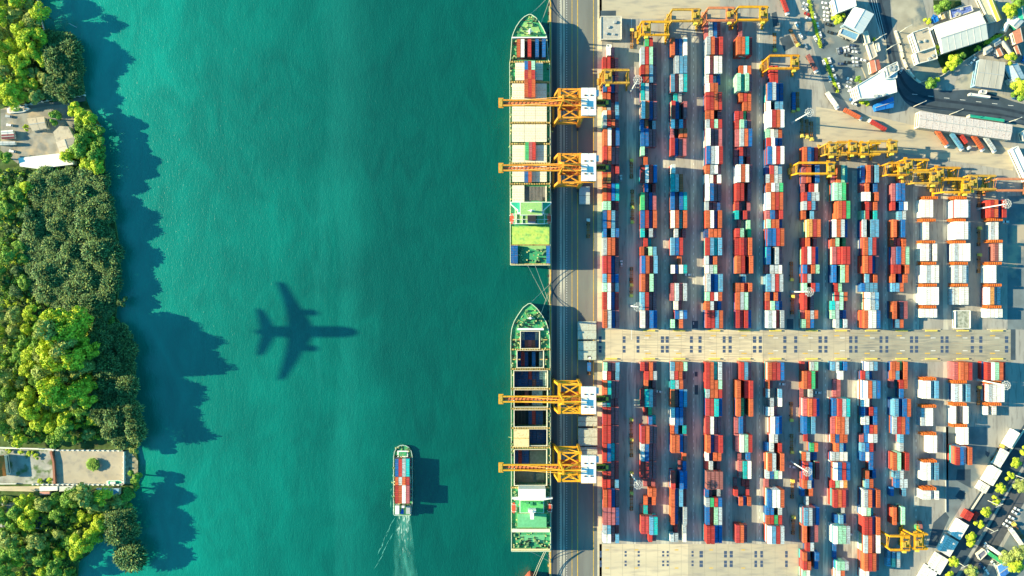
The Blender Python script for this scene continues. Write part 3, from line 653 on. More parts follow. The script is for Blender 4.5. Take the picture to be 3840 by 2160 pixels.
mb = MB(); mb.prism([W(x, y, DK + .3) for x, y in ((1945, 2005), (2045, 2005), (2040, 2035), (1950, 2030))], DK, DK + .3); mb.build('stern_platform', mat('mid deck green', (.14, .46, .22)), s2)
fittings(s2, [(1925, 2060, 2002, 2055)], DK, 50, 15); fittings(s2, [(1922, 1938, 1840, 1980), (2050, 2060, 1840, 1980)], DK, 24, 16)
mb = MB(); bx(mb, 1918, 2063, 2058, 2065, DK, DK + 1.6); mb.build('stern_beam', hatchy, s2)
# bow of a third ship at the bottom edge
s3 = empty('moored_vessel', (*W(1990, 2300), WZ), 'red bow of another vessel cut off at the bottom edge beside the quay', 'ship')
mb = MB(); mb.prism([W(x, y, DK - 3) for x, y in ((1982, 2164), (1989, 2160), (1997, 2165), (2030, 2205), (2055, 2310), (2055, 2700), (1925, 2700), (1925, 2310), (1950, 2205))], WZ, DK - 3, 0, 1)
mb.build('hull', [hullb, hullb], s3)
mb = MB(); bx(mb, 1940, 2040, 2230, 2690, DK - 3, DK - 2.4); mb.build('deck', deckg, s3)
# mooring ropes
def rope(a, b, za, zb, lab):
    p = Vector(W3(*a, za)); q = Vector(W3(*b, zb)); mb = MB(); prev = p
    for i in range(1, 9):
        t = i / 8; c = p.lerp(q, t); c.z -= 3.0 * math.sin(math.pi * t) * min(1, (q - p).length / 40); mb.beam(prev, c, .30); prev = c
    tag(mb.build('mooring_rope', ropem), lab, 'rope', 'mooring ropes of the two ships')
for a, b, l in (((1984, 57), (2052, -8), 'pale mooring rope running from the upper ship bow up to the left of its pair'), ((2028, 88), (2062, -6), 'steeper mooring rope beside the upper ship bow near the quay'),
                ((1978, 994), (2050, 1130), 'long mooring rope leaving the left side of the upper ship stern'), ((2006, 994), (2062, 1140), 'shorter mooring rope leaving the right side of the upper ship stern'),
                ((1988, 1138), (2062, 1066), 'mooring rope from the tip of the lower ship bow up to the quay'), ((2028, 1180), (2062, 1082), 'steep mooring rope from the right flank of the lower ship bow'),
                ((1984, 2067), (2066, 2110), 'mooring rope crossing low from the lower ship stern to the quay'), ((2040, 2070), (2000, 2160), 'left of two parallel ropes below the lower ship stern'),
                ((2046, 2070), (2008, 2160), 'right of two parallel ropes below the lower ship stern'), ((2040, 2067), (2066, 2100), 'short mooring rope from the lower ship stern corner to the quay')):
    rope(a, b, DK + .5 if abs(a[1] - 2070) > 5 else DK, .6 if b[0] > 2045 else 8, l)
# ---- river barge
bg_ = empty('river_barge', (*W(1511, 1800), WZ), 'small container barge under way in mid river, trailing a pale wake', 'barge')
zb = WZ + 1.2
o = [(1420 + x / 2.787, 1640 + y / 2.787) for x, y in ((158, 800), (158, 200), (166, 150), (190, 105), (225, 84), (254, 80), (285, 85), (318, 105), (342, 145), (352, 200), (352, 690), (338, 800), (330, 812), (170, 812))]
mb = MB(); mb.prism([W(x, y, zb) for x, y in o], WZ - 1, zb, 0, 1); mb.build('hull', [mat('barge grey', (.16, .20, .20), .6, .2, .6), deckg], bg_)
mb = MB(); P = [W(x, y, zb) for x, y in o]
for i in range(len(P)): mb.beam((*P[i], zb + .6), (*P[(i + 1) % len(P)], zb + .6), .5, 1.2)
mb.build('bulwark', mat('barge rail', (.38, .48, .42), .5, .3, 1), bg_)
tb = lambda x0, x1, y0, y1: (1420 + x0 / 2.787, 1420 + x1 / 2.787, 1640 + y0 / 2.787, 1640 + y1 / 2.787)
mb = MB(); bx(mb, *tb(195, 305, 140, 205), zb, zb + 1.6); b = mb.build('bow_house', white, bg_)
mb = MB(); bx(mb, *tb(208, 292, 152, 196), zb + 1.6, zb + 1.75); mb.build('green_roof', deckg, b)
fittings(bg_, [tb(180, 330, 100, 215)], zb, 26, 21)
fittings(bg_, [tb(160, 170, 230, 690), tb(330, 345, 230, 690), tb(175, 330, 690, 712)], zb, 40, 22)
mb = MB(); bx(mb, *tb(172, 214, 715, 806), zb, 5.0); mb.build('left_cabin', white, bg_)
mb = MB(); bx(mb, *tb(286, 328, 722, 802), zb, 4.6); mb.build('right_cabin', steel, bg_)
mb = MB(); bx(mb, *tb(214, 286, 712, 805), zb, 2.6); bx(mb, *tb(240, 268, 716, 738), 2.6, 7.2, 1); mb.build('wheelhouse', [deckl, white], bg_)
mb = MB(); p = [1420 + v / 2.787 for v in (222, 262)]; mb.prism([W(1420 + x / 2.787, 1640 + y / 2.787, 3) for x, y in ((225, 800), (245, 740), (262, 770), (258, 803))], 2.6, 3.2); mb.build('tarpaulin', mat('blue tarpaulin', (.01, .12, .55), .5, .2, 1), bg_)
# wake
fm = bpy.data.materials.new('wake foam'); fm.use_nodes = True; n = fm.node_tree; b = n.nodes['Principled BSDF']
b.inputs['Base Color'].default_value = (.62, .80, .70, 1); b.inputs['Roughness'].default_value = .8
g_ = n.nodes.new('ShaderNodeTexCoord'); m_ = n.nodes.new('ShaderNodeMapping'); m_.inputs['Scale'].default_value = (1, .28, 1)
n.links.new(g_.outputs['Object'], m_.inputs[0]); t_ = n.nodes.new('ShaderNodeTexNoise'); t_.inputs['Scale'].default_value = .8; t_.inputs['Detail'].default_value = 7; t_.inputs['Distortion'].default_value = .8
n.links.new(m_.outputs[0], t_.inputs['Vector'])
sp = n.nodes.new('ShaderNodeSeparateXYZ'); n.links.new(g_.outputs['Object'], sp.inputs[0])
md = n.nodes.new('ShaderNodeMapRange'); md.inputs[1].default_value = -46; md.inputs[2].default_value = 0; md.inputs[3].default_value = -.17; md.inputs[4].default_value = .05; n.links.new(sp.outputs[1], md.inputs[0])
ax = n.nodes.new('ShaderNodeMath'); ax.operation = 'ABSOLUTE'; n.links.new(sp.outputs[0], ax.inputs[0])
mdx = n.nodes.new('ShaderNodeMapRange'); mdx.inputs[1].default_value = 2; mdx.inputs[2].default_value = 11; mdx.inputs[3].default_value = 0; mdx.inputs[4].default_value = -.3; n.links.new(ax.outputs[0], mdx.inputs[0])
a1 = n.nodes.new('ShaderNodeMath'); n.links.new(t_.outputs[0], a1.inputs[0]); n.links.new(md.outputs[0], a1.inputs[1])
a2 = n.nodes.new('ShaderNodeMath'); n.links.new(a1.outputs[0], a2.inputs[0]); n.links.new(mdx.outputs[0], a2.inputs[1])
rg = n.nodes.new('ShaderNodeMapRange'); rg.inputs[1].default_value = .47; rg.inputs[2].default_value = .66; n.links.new(a2.outputs[0], rg.inputs[0]); s1_ = n.nodes.new('ShaderNodeTexNoise'); s1_.inputs['Scale'].default_value = .22; s1_.inputs['Detail'].default_value = 5; n.links.new(m_.outputs[0], s1_.inputs['Vector'])
s2_ = n.nodes.new('ShaderNodeMath'); n.links.new(s1_.outputs[0], s2_.inputs[0]); n.links.new(mdx.outputs[0], s2_.inputs[1])
s3_ = n.nodes.new('ShaderNodeMapRange'); s3_.interpolation_type = 'SMOOTHSTEP'; s3_.inputs[1].default_value = .20; s3_.inputs[2].default_value = .75; s3_.inputs[4].default_value = .62; n.links.new(s2_.outputs[0], s3_.inputs[0])
s4_ = n.nodes.new('ShaderNodeMath'); s4_.operation = 'MAXIMUM'; n.links.new(s3_.outputs[0], s4_.inputs[0]); n.links.new(rg.outputs[0], s4_.inputs[1]); n.links.new(s4_.outputs[0], b.inputs['Alpha'])
bm = n.nodes.new('ShaderNodeMix'); bm.data_type = 'RGBA'; n.links.new(rg.outputs[0], bm.inputs['Factor']); bm.inputs[6].default_value = (.06, .42, .34, 1); bm.inputs[7].default_value = (.55, .74, .64, 1); n.links.new(bm.outputs[2], b.inputs['Base Color'])
mb = MB(); wx, wy = W(1512, 1932); mb.poly([(wx - 4.5, wy, WZ + .03), (wx - 12, wy - 60, WZ + .03), (wx + 12, wy - 60, WZ + .03), (wx + 4.5, wy, WZ + .03)])
o = mb.build('wake_foam', fm, loc=(wx, wy, WZ + .03)); tag(o, 'pale churned foam trailing behind the barge', 'foam', None, 'stuff')

mb = MB(); rw = random.Random(2)
for (x0, y0), (x1, y1), n_ in (((1474, 1950), (1415, 2080), 9), ((1466, 2010), (1408, 2130), 6), ((1474, 1740), (1462, 1900), 7)):
    for i in range(n_):
        t = (i + rw.random() * .7) / n_; cx, cy = W(x0 + (x1 - x0) * t + rw.uniform(-2, 2), y0 + (y1 - y0) * t + rw.uniform(-2, 2)); a = math.atan2(-(y1 - y0), x1 - x0) + rw.uniform(-.15, .15); L_ = rw.uniform(1.2, 4.0); w_ = rw.uniform(.10, .22)
        c_, s__ = math.cos(a), math.sin(a); mb.poly([(cx - L_ * c_, cy - L_ * s__, WZ + .05), (cx + w_ * s__, cy - w_ * c_, WZ + .05), (cx + L_ * c_, cy + L_ * s__, WZ + .05), (cx - w_ * s__, cy + w_ * c_, WZ + .05)])
tag(mb.build('wake_ripples', mat('ripple foam', (.12, .46, .38), .8, .2, 1)), 'thin broken ripple crests spreading out behind the barge', 'foam', None, 'stuff')
# ================================================================== QUAY CRANES
def quay_crane(py, main, label, zoff=0):
    x0, y0 = W(2074, py); r = empty('quay_crane', (x0, y0, 0), label, 'crane', 'ship to shore cranes on the quay')
    A = lambda x, y, z: (x0 + x, y0 + y, z)
    G, hy, zt = 17.1, 9.4, 34.0
    for sx, tx in ((0, 2.6), (G, 16.6)):
        for sy in (-1, 1):
            mb = MB(); mb.beam(A(sx, sy * hy, 1.6), A(tx, sy * hy, zt), 1.7); mb.build('leg', main, r)
            mb = MB(); mb.obox(x0 + sx, y0 + sy * hy, 1.3, 6.5, .9, 2.4); b = mb.build('bogie', darkst, r)
            mb = MB()
            for q in (-2.4, -.9, .9, 2.4): mb.cyl(A(sx - .3, sy * hy + q, .5), A(sx + .3, sy * hy + q, .5), .5, n=10)
            mb.build('wheel', dark, b)
        mb = MB(); mb.beam(A(sx, -hy, 3.2), A(sx, hy, 3.2), 1.4, 1.6); mb.build('sill_beam', main, r)
        mb = MB(); mb.beam(A(tx, -hy - .4, zt), A(tx, hy + .4, zt), 1.9, 2.2); mb.build('upper_beam', main, r)
    for sy in (-1, 1):
        mb = MB(); mb.beam(A(.9, sy * hy, 13), A(G - .2, sy * hy, 13), 1.4, 1.8); mb.build('portal_beam', main, r)
        mb = MB(); mb.beam(A(2.6, sy * hy, zt), A(16.6, sy * hy, zt), 1.1); mb.build('side_beam', main, r)
        mb = MB(); mb.beam(A(2.4, sy * hy, 30), A(G - .2, sy * hy, 14), .7); mb.beam(A(1.2, sy * hy, 14), A(G - 1, sy * hy, 31), .6); mb.build('brace', main, r)
    mb = MB()
    for sy in (-1, 1): mb.beam(A(3.4, sy * hy, zt + .3), A(16, sy * 2.2, zt + .6), .8); mb.beam(A(16, sy * hy, zt), A(4, sy * 2.6, zt + .2), .8)
    mb.build('upper_brace', main, r)
    # girder and boom
    for sy in (-1, 1):
        mb = MB(); mb.beam(A(2, sy * 1.75, 36), A(33, sy * 1.75, 36), .9, 1.8); mb.build('girder', main, r)
        mb = MB(); mb.beam(A(-35, sy * 1.75, 36), A(2, sy * 1.75, 36), .95, 1.7); mb.build('boom', main, r)
    mb = MB()
    for i in range(26): xx = -34 + i * 2.6; mb.beam(A(xx, -1.7, 35.5), A(xx + 1.3, 1.7, 35.5), .25)
    mb.box(x0 - 34.5, x0 + 2, y0 - .75, y0 + .75, 35.0, 35.15); mb.build('boom_lattice', crR, r)
    mb = MB(); mb.box(x0 - 37.8, x0 - 34.6, y0 - 3.3, y0 + 3.3, 35.3, 36.3); mb.box(x0 - 37.4, x0 - 35.2, y0 - 2.7, y0 + 2.7, 36.3, 37.0, 1); mb.build('boom_tip', [main, gold], r)
    mb = MB(); mb.box(x0 + 3.6, x0 + 15.5, y0 - 4.4, y0 + 4.4, 31.6, 32); b = mb.build('trolley_platform', mat('rust red steel', (.38, .10, .03), .6, .3, .8), r)
    # A-frame and stays
    ap = 50
    mb = MB()
    for sy in (-1, 1): mb.beam(A(2.6, sy * 4.5, zt), A(4.2, sy * 1.0, ap), 1.0); mb.beam(A(4.2, sy * 1.0, ap), A(16.5, sy * 3.2, zt), .7)
    mb.beam(A(4.2, -2, ap), A(4.2, 2, ap), 1.4); mb.build('apex_frame', main, r)
    mb = MB()
    for sy in (-1, 1): mb.beam(A(4.2, sy, ap), A(-22, sy * 1.75, 37), .28); mb.beam(A(4.2, sy, ap), A(30, sy * 1.75, 37), .28)
    mb.build('stay', main, r)
    # machine house
    hx0, hx1, ha, hb = 16.9, 26.2, -9.0, 8.6
    mb = MB(); mb.box(x0 + hx0, x0 + hx1, y0 + ha, y0 + hb, 37.2, 41.5); h = mb.build('machine_house', white, r)
    mb = MB(); xm = (hx0 + hx1) / 2
    for a, b_ in ((hx0 - .2, xm - .15), (xm + .15, hx1 + .2)): mb.box(x0 + a, x0 + b_, y0 + ha - .2, y0 + hb + .2, 41.5, 41.8)
    mb.build('house_roof', white, h)
    for sx in (xm - 2.2, xm + 1.8):
        for sy in (-4.6, 3.8): mb = MB(); mb.box(x0 + sx - .7, x0 + sx + .7, y0 + sy - .45, y0 + sy + .45, 41.8, 42.3); mb.build('roof_vent', darkst, h)
    mb = MB(); mb.box(x0 + hx1 + .1, x0 + hx1 + 2.2, y0 + 4, y0 + 7.8, 36, 40); mb.build('electrical_room', mat('pale blue panel', (.50, .62, .72), .5, .05, 1), r)
    mb = MB(); mb.box(x0 + hx0, x0 + hx1, y0 + ha - 1.1, y0 + ha - .25, 37.2, 37.5)
    for q in range(8): mb.beam(A(hx0 + q * 1.3, ha - 1.0, 37.5), A(hx0 + q * 1.3, ha - 1.0, 38.6), .12)
    mb.beam(A(hx0, ha - 1.0, 38.6), A(hx1, ha - 1.0, 38.6), .16); mb.build('walkway', main, r)
    mb = MB(); mb.box(x0 + 31.5, x0 + 37, y0 - 2.6, y0 + 2.6, 33.8, 35); mb.box(x0 + 33.2, x0 + 35, y0 - 1, y0 + 1.2, 35, 36.2); b = mb.build('trolley', darkst, r)
    mb = MB(); mb.box(x0 + 33.4, x0 + 35.0, y0 - 1, y0 + 1.4, 36.2, 37.2); mb.build('operator_cab', mat('cab amber', (.72, .42, .05), .5, .1, 1), b)
    mb = MB(); mb.box(x0 + 27, x0 + 33.2, y0 - 2.3, y0 + 2.3, 34.4, 34.7); mb.build('back_platform', mat('rust brown deck', (.16, .08, .05), .7, .2, 1), r)
    mb = MB()
    for k in range(6): zz = 3 + k * 5; sg = 1 if k % 2 else -1; mb.beam(A(G + 1.4, -hy + 1 + sg * 1.6, zz), A(G + 1.4, -hy + 1 - sg * 1.6, zz + 5), .7, .2)
    mb.build('stair', gold, r)
quay_crane(425, crO, 'orange quay crane topmost on the apron, over the upper ship')
quay_crane(655, crO, 'orange quay crane second from the top, over the upper ship')
quay_crane(1473, crY, 'yellow quay crane over the middle of the lower ship')
quay_crane(1715, crY, 'yellow quay crane nearest the stern of the lower ship')

# ================================================================== YARD GANTRY CRANES
def rtg(x0p, x1p, y0p, y1p, side, m, label, hz=19.0):
    ax, ay = W(x0p, y0p, hz); bx_, by = W(x1p, y1p, hz); cx, cy = (ax + bx_) / 2, (ay + by) / 2
    hw, hd = (bx_ - ax) / 2, (ay - by) / 2
    r = empty('gantry_crane', (cx, cy, 0), label, 'gantry crane', 'rubber tyred gantry cranes in the yard')
    for sy in (-1, 1):
        mb = MB(); mb.box(cx - hw, cx + hw, cy + sy * hd - .55, cy + sy * hd + .55, hz - 1.4, hz)
        mb.box(cx - hw, cx + hw, cy + sy * (hd + .9) - .12, cy + sy * (hd + .9) + .12, hz - .9, hz - .2); mb.build('crossbeam', m, r)
        for sx in (-1, 1):
            mb = MB(); mb.beam((cx + sx * hw, cy + sy * hd, hz), (cx + sx * (hw + .5), cy + sy * (hd - .6), 1.6), 1.15, .95); mb.build('leg', m, r)
    for sx in (-1, 1):
        mb = MB(); mb.box(cx + sx * (hw + .5) - .6, cx + sx * (hw + .5) + .6, cy - hd - 2, cy + hd + 2, 1.2, 2.6)
        b = mb.build('sill_beam', m, r); mb = MB(); mb.beam((cx + sx * hw, cy - hd, hz - 6), (cx + sx * hw, cy + hd, hz - 6), .6)
        for q in range(5): mb.beam((cx + sx * (hw + .3), cy - hd + .4, 3 + q * 3), (cx + sx * (hw + .1), cy + hd - .4, 5.5 + q * 3), .22)
        mb.build('side_brace', m, r)
        mb = MB()
        for q in (-hd - 1.2, -hd + .8, hd - .8, hd + 1.2): mb.cyl((cx + sx * (hw + .5) - .35, cy + q, .8), (cx + sx * (hw + .5) + .35, cy + q, .8), .8, n=10)
        mb.build('wheel', dark, b)
        mb = MB(); mb.box(cx + sx * (hw + 1.2), cx + sx * (hw + 2.6), cy - 2.4, cy + 2.0, 1.4, 4.2); mb.build('power_unit', gold, r)
    tx = cx + side * (hw - 3.2)
    mb = MB(); mb.box(tx - 2.9, tx + 2.9, cy - hd - .2, cy + hd + .2, hz, hz + .5); mb.box(tx - 2.2, tx - .2, cy - 2.4, cy + 1.2, hz + .5, hz + 2, 1); mb.box(tx + .5, tx + 2.2, cy - .5, cy + 2.8, hz + .5, hz + 1.7, 1)
    mb.cyl((tx - 1.8, cy + 2.6, hz + 1.3), (tx + .6, cy + 2.6, hz + 1.3), .8, n=10, mi=2); mb.box(tx - 2.0, tx + 2.0, cy - hd + .6, cy - hd + 1.6, hz + .5, hz + 1.2, 2)
    for q in (-2.6, 2.6): mb.beam((tx + q, cy - hd, hz + 1.3), (tx + q, cy + hd, hz + 1.3), .16, mi=0)
    t = mb.build('trolley', [m, gold, darkst], r)
    mb = MB(); mb.box(tx - 1.1, tx + 1.1, cy - hd - 2.4, cy - hd - .4, hz - 3, hz - .4); mb.build('operator_cab', mat('cab yellow', (.72, .60, .08)), t)
    mb = MB(); mb.box(tx - 1.2, tx + 1.2, cy - 5.9, cy + 5.9, hz - 4.6, hz - 4.1)
    for q in (-1.8, 1.8):
        mb.beam((tx, cy + q, hz), (tx, cy + q, hz - 4.2), .12)
    mb.build('spreader', m, t)
RT = [(2407, 2508, 82, 129, -1, crY, 'above the second block, left end of the top row'), (2522, 2627, 36, 77, 1, crY, 'above the third block, in the top row'),
      (2657, 2755, 30, 75, 1, crR, 'above the fourth block, between two yellow ones'), (2771, 2880, 26, 73, 1, crY, 'above the fifth block, right end of the top row'),
      (2262, 2358, 263, 309, -1, crY, 'straddling the first block beside the quay'), (2888, 2997, 209, 255, 1, crY, 'at the top of the sixth block'),
      (2996, 3132, 611, 650, 1, crY, 'straddling the top of the seventh block'), (3104, 3172, 538, 578, -1, crY, 'leftmost of the pair parked above the eighth block'),
      (3140, 3215, 533, 573, 1, crY, 'rightmost of the pair parked above the eighth block'), (3222, 3300, 537, 577, -1, crY, 'leftmost of the pair above the ninth block'),
      (3262, 3365, 530, 568, 1, crY, 'rightmost of the pair above the ninth block'), (3334, 3400, 612, 655, 1, crY, 'with a large trolley above the tenth block'),
      (3388, 3482, 600, 637, -1, crY, 'with a long arm right of the tenth block'), (3432, 3520, 646, 686, 1, crY, 'leftmost of the two above the eleventh block'),
      (3505, 3600, 630, 668, -1, crY, 'rightmost of the two above the eleventh block'), (3545, 3640, 674, 720, 1, crY, 'leftmost of the two above the twelfth block'),
      (3630, 3734, 660, 708, -1, crY, 'rightmost of the two above the twelfth block'), (3742, 3890, 672, 713, 1, crR, 'at the right edge above the white stacks')]
crY2 = mat('faded crane yellow', (.56, .33, .05), .55, .2, .6, stain=((.30, .13, .04), 1.2, .52, .70)); crY3 = mat('deep crane yellow', (.68, .31, .02), .5, .2, .6, stain=((.34, .12, .03), 1.2, .54, .70))
RT = [(a, b, c, d_, e_, f if f is crR else (crY, crY2, crY3)[i % 3], g) for i, (a, b, c, d_, e_, f, g) in enumerate(RT)]
for x0, x1, y0, y1, sd, m, l in RT: rtg(x0, x1, y0, y1, sd, m, '%s gantry crane %s' % ('orange' if m is crR else 'yellow', l))
rtg(3340, 3412, 2012, 2062, 1, crY, 'yellow gantry crane in the lower right corner beside stacked blue containers')
rtg(3425, 3478, 2005, 2058, -1, crY, 'narrow yellow gantry crane in the lower right corner beside the railway')

# ================================================================== LIGHT MASTS
def light_mast(bp_, hp, lab, z=38.0):
    x, y = W(*bp_); r = empty('light_mast', (x, y, 0), lab, 'light mast', 'tall floodlight masts in the yard')
    mb = MB(); mb.cyl((x, y, 0), (x, y, z), .55, .28, 10); mb.build('pole', white, r)
    mb = MB(); mb.cyl((x, y, 0), (x, y, .8), 1.3, 1.1, 10); mb.build('base', steel, r)
    mb = MB(); N = 16
    for rr_ in (2.6, 1.5):
        for i in range(N):
            a, b = 2 * math.pi * i / N, 2 * math.pi * (i + 1) / N
            mb.beam((x + rr_ * math.cos(a), y + rr_ * math.sin(a), z - .4), (x + rr_ * math.cos(b), y + rr_ * math.sin(b), z - .4), .28)
    for i in range(6): a = math.pi * i / 3; mb.beam((x, y, z - .4), (x + 2.6 * math.cos(a), y + 2.6 * math.sin(a), z - .4), .2)
    h = mb.build('lamp_ring', mat('galvanised steel', (.55, .54, .50), .4, .1, 1), r)
    for i in range(10):
        a = 2 * math.pi * i / 10; mb = MB(); mb.obox(x + 2.9 * math.cos(a), y + 2.9 * math.sin(a), .5, .7, z - 1.0, z - .4, a); mb.build('floodlight', steel, h)
for b_, l in (((2364, 345), 'tall white light mast right of the first block, upper yard'), ((2970, 460), 'tall white light mast right of the sixth block beside parked chassis'),
              ((2365, 1147), 'tall light mast between the first two blocks just above the crossing'), ((2366, 1775), 'tall light mast between the first two blocks in the lower yard'),
              ((2970, 1094), 'light mast between the sixth and seventh blocks above the crossing'), ((2964, 1729), 'light mast between the sixth and seventh blocks in the lower yard'),
              ((3668, 783), 'light mast beside the red stack at the upper right'), ((3665, 1424), 'light mast beside the white stacks below the crossing')):
    light_mast(b_, None, l)

# ================================================================== TRUCKS AND CARS
cabY = mat('tractor yellow', (.74, .60, .12), .5, .1, 1); chas = mat('rusty chassis', (.36, .16, .04), .6, .3, 1.2); cabW = mat('cab white', (.78, .78, .76), .45, .05, 1)
def truck_proto(name, cabm, chm):
    r = empty(name, (0, 0, 0), None, None, None, True)
    mb = MB(); mb.box(-1.2, 1.2, 5.6, 7.4, .9, 3.0); mb.box(-.5, 1.2, 5.2, 6.6, 3.0, 3.3); c = mb.build('cab', cabm, r)
    mb = MB(); mb.box(-1.1, 1.1, 7.38, 7.46, 1.9, 2.8); mb.build('windscreen', glass, c)
    mb = MB(); mb.box(-.75, -.4, -6.2, 5.5, 1.0, 1.35); mb.box(.4, .75, -6.2, 5.5, 1.0, 1.35)
    for y in (-6.0, -3.6, -1, 1.6, 4.2): mb.box(-1.15, 1.15, y - .2, y + .2, 1.1, 1.4)
    mb.build('trailer_frame', chm, r)
    for y in (6.3, 3.3, -4.4, -5.6):
        mb = MB()
        for sx in (-1, 1): mb.cyl((sx * .75, y, .5), (sx * 1.15, y, .5), .5, n=10)
        mb.build('wheel', dark, r)
    return r
TR = truck_proto('terminal_truck', cabY, chas); first = [True]
def truck(px, py, rot, lab, cont=None, cab=None, ch2=False):
    x, y = W(px, py)
    o = TR if first[0] else dup(TR, (x, y, 0), R(rot), mats={'cab': cab} if cab else None)
    if first[0]:
        o.location = (x, y, 0); o.rotation_euler = (0, 0, R(rot)); first[0] = False
    o.pop('_local', None) if False else None
    tag(o, lab, 'truck', 'trucks and trailers about the terminal')
    if cont:
        c, two = cont; a = R(rot); FREE.append((x + .4 * math.sin(a), y - .4 * math.cos(a) * 1 - 0, 1.42, a, two, c, '%s container riding on the %s' % (CN[c], ' '.join(lab.replace('truck with a ', 'truck, ').split()[:11])), 'containers on trucks and wagons'))
truck(2367, 637, 0, 'yellow chassis parked alone in the first aisle of the upper yard')
for px, py, rot, lab in ((2370, 745, 180, 'upper of the tractors facing down in the first aisle'), (2370, 800, 180, 'dark tractor in mid first aisle of the upper yard'), (2368, 150, 0, 'orange chassis standing at the head of the first aisle'),
    (2367, 1035, 180, 'rusty chassis near the foot of the first aisle'), (2366, 1075, 180, 'yellow tractor just above the lower light mast in the first aisle'),
    (2366, 1605, 0, 'topmost brown chassis in the lower first aisle'), (2367, 1680, 0, 'second brown chassis down the lower first aisle'), (2367, 1805, 0, 'third brown chassis down the lower first aisle'), (2367, 1880, 0, 'lowest brown chassis in the lower first aisle'),
    (2966, 1015, 180, 'chassis with yellow cab in the sixth aisle of the upper yard'), (2969, 1145, 0, 'brown chassis with yellow cab just above the crossing'), (2965, 1540, 180, 'brown chassis with yellow cab below the crossing in the sixth aisle'),
    (2967, 1660, 180, 'dark chassis beside a light mast in the lower sixth aisle'), (2969, 1835, 0, 'upper long orange chassis in the lower sixth aisle'), (2972, 1970, 0, 'lower long orange chassis near the bottom crossing'),
    (3668, 990, 0, 'orange chassis with yellow cab between white stacks'), (3668, 890, 0, 'rusty chassis above the cab between white stacks'), (3667, 1485, 0, 'chassis with yellow cab beside white stacks below the crossing'),
    (3005, 478, 180, 'leftmost of three parked orange chassis by the mast'), (3024, 482, 180, 'middle of three parked orange chassis by the mast'), (3041, 490, 180, 'rightmost of three parked orange chassis by the mast'),
    (2903, 158, 180, 'orange chassis left of the dark repair patch in the upper yard'), (2975, 140, 205, 'rusty chassis slanting beside the dark repair patches'), (3668, 745, 0, 'orange chassis pair under the crane left of the red stack'),
    (3735, 1700, -31, 'yellow chassis lying beside the freight wagons'), (3815, 1990, 35, 'yellow chassis slanting behind white truck cabs')):
    truck(px, py, rot, lab)
truck(2971, 385, 180, 'truck in the sixth aisle beside parked rigs, left one', ('b', True)); truck(2989, 380, 180, 'yellow cab truck right of the loaded one in the sixth aisle')
truck(2205, 860, 0, 'dark empty truck on the shaded quay apron', None, cabW)
truck(2208, 1372, 0, 'truck on the apron above the yellow cranes', ('b', False), cabW)
for px, py, rot, c, l in ((3040, 240, 208, 'q', 'long truck queuing diagonally below the gantry crane'), (3115, 378, 215, 'w', 'white truck at the bend of the queue'), (3191, 430, 242, 'o', 'truck with a long orange load in the curved queue'),
                          (3285, 472, 60, 'r', 'truck with a red load at the end of the curved queue'), (2937, 22, 200, 'r', 'truck with a red load at the top edge'),
                          (3525, 520, 215, 'o', 'leftmost truck nosed under the long grey shed'), (3580, 532, 215, 'c', 'second truck from left under the long grey shed'), (3607, 528, 215, 'r', 'third truck from left under the long grey shed'),
                          (3658, 535, 215, 'o', 'fourth truck from left under the long grey shed'), (3702, 540, 215, 's', 'rightmost truck parked under the long grey shed'),
                          (3803, 2010, 35, 'w', 'white trailer truck by the lower right trees'), (3735, 2070, 55, 'w', 'white trailer truck in the lower right lorry park'), (3722, 2085, 55, 'g', 'green trailer truck in the lower right lorry park')):
    truck(px, py, rot, l, (c, True if px not in (3607,) else False), cabW)
# cars
carb = {'white': mat('car white', (.80, .80, .79), .35, .02, 1), 'silver': mat('car silver', (.45, .48, .50), .35, .03, 1, .4), 'dark blue': mat('car dark blue', (.03, .06, .14), .35, .03, 1),
        'black': mat('car black', (.03, .035, .04), .3, .03, 1), 'red': mat('car red', (.45, .03, .03), .35, .03, 1), 'blue': mat('car blue', (.03, .20, .60), .35, .03, 1)}
mb = MB(); mb.box(-.9, .9, -2.2, 2.2, .35, .95)
k = len(mb.v); mb.v += [(-.85, -1.9, .95), (.85, -1.9, .95), (.85, 1.0, .95), (-.85, 1.0, .95), (-.68, -1.45, 1.5), (.68, -1.45, 1.5), (.68, .35, 1.5), (-.68, .35, 1.5)]
for f, mi in (((4, 5, 6, 7), 0), ((0, 1, 5, 4), 1), ((1, 2, 6, 5), 1), ((2, 3, 7, 6), 1), ((3, 0, 4, 7), 1)): mb.f.append(tuple(k + i for i in f)); mb.m.append(mi)
for y in (-1.4, 1.4):
    for s in (-1, 1): mb.cyl((s * .72, y, .34), (s * .92, y, .34), .34, n=10, mi=2)
car0 = mb.build('parked_car', [carb['white'], glass, dark]); car_first = [True]
def car(px, py, rot, col, lab, sc_=1.0):
    o = car0 if car_first[0] else car0.copy()
    if not car_first[0]: COL.objects.link(o)
    car_first[0] = False
    o.location = (*W(px, py), .06); o.rotation_euler = (0, 0, R(rot)); o.scale = (sc_, sc_, sc_)
    o.material_slots[0].link = 'OBJECT'; o.material_slots[0].material = carb[col]
    tag(o, '%s car %s' % (col, lab), 'car', 'cars parked around the terminal')
rc = random.Random(5)
def row(pts, rot, cols, where):
    for i, (p, c) in enumerate(zip(pts, cols.split(','))):
        c = dict(w='white', s='silver', d='dark blue', k='black', r='red', b='blue')[c]
        car(p[0], p[1], rot + rc.uniform(-4, 4), c, '%s, %s' % (['first', 'second', 'third', 'fourth', 'fifth', 'sixth', 'seventh', 'eighth', 'ninth'][i], where))
q = lambda l: [(2800 + a / 2.683, b / 2.683) for a, b in l]
row(q([(590, 45), (575, 75), (590, 100), (605, 145), (620, 190)]), 62, 'w,s,w,r,w', 'left of the first green hedge, from top')
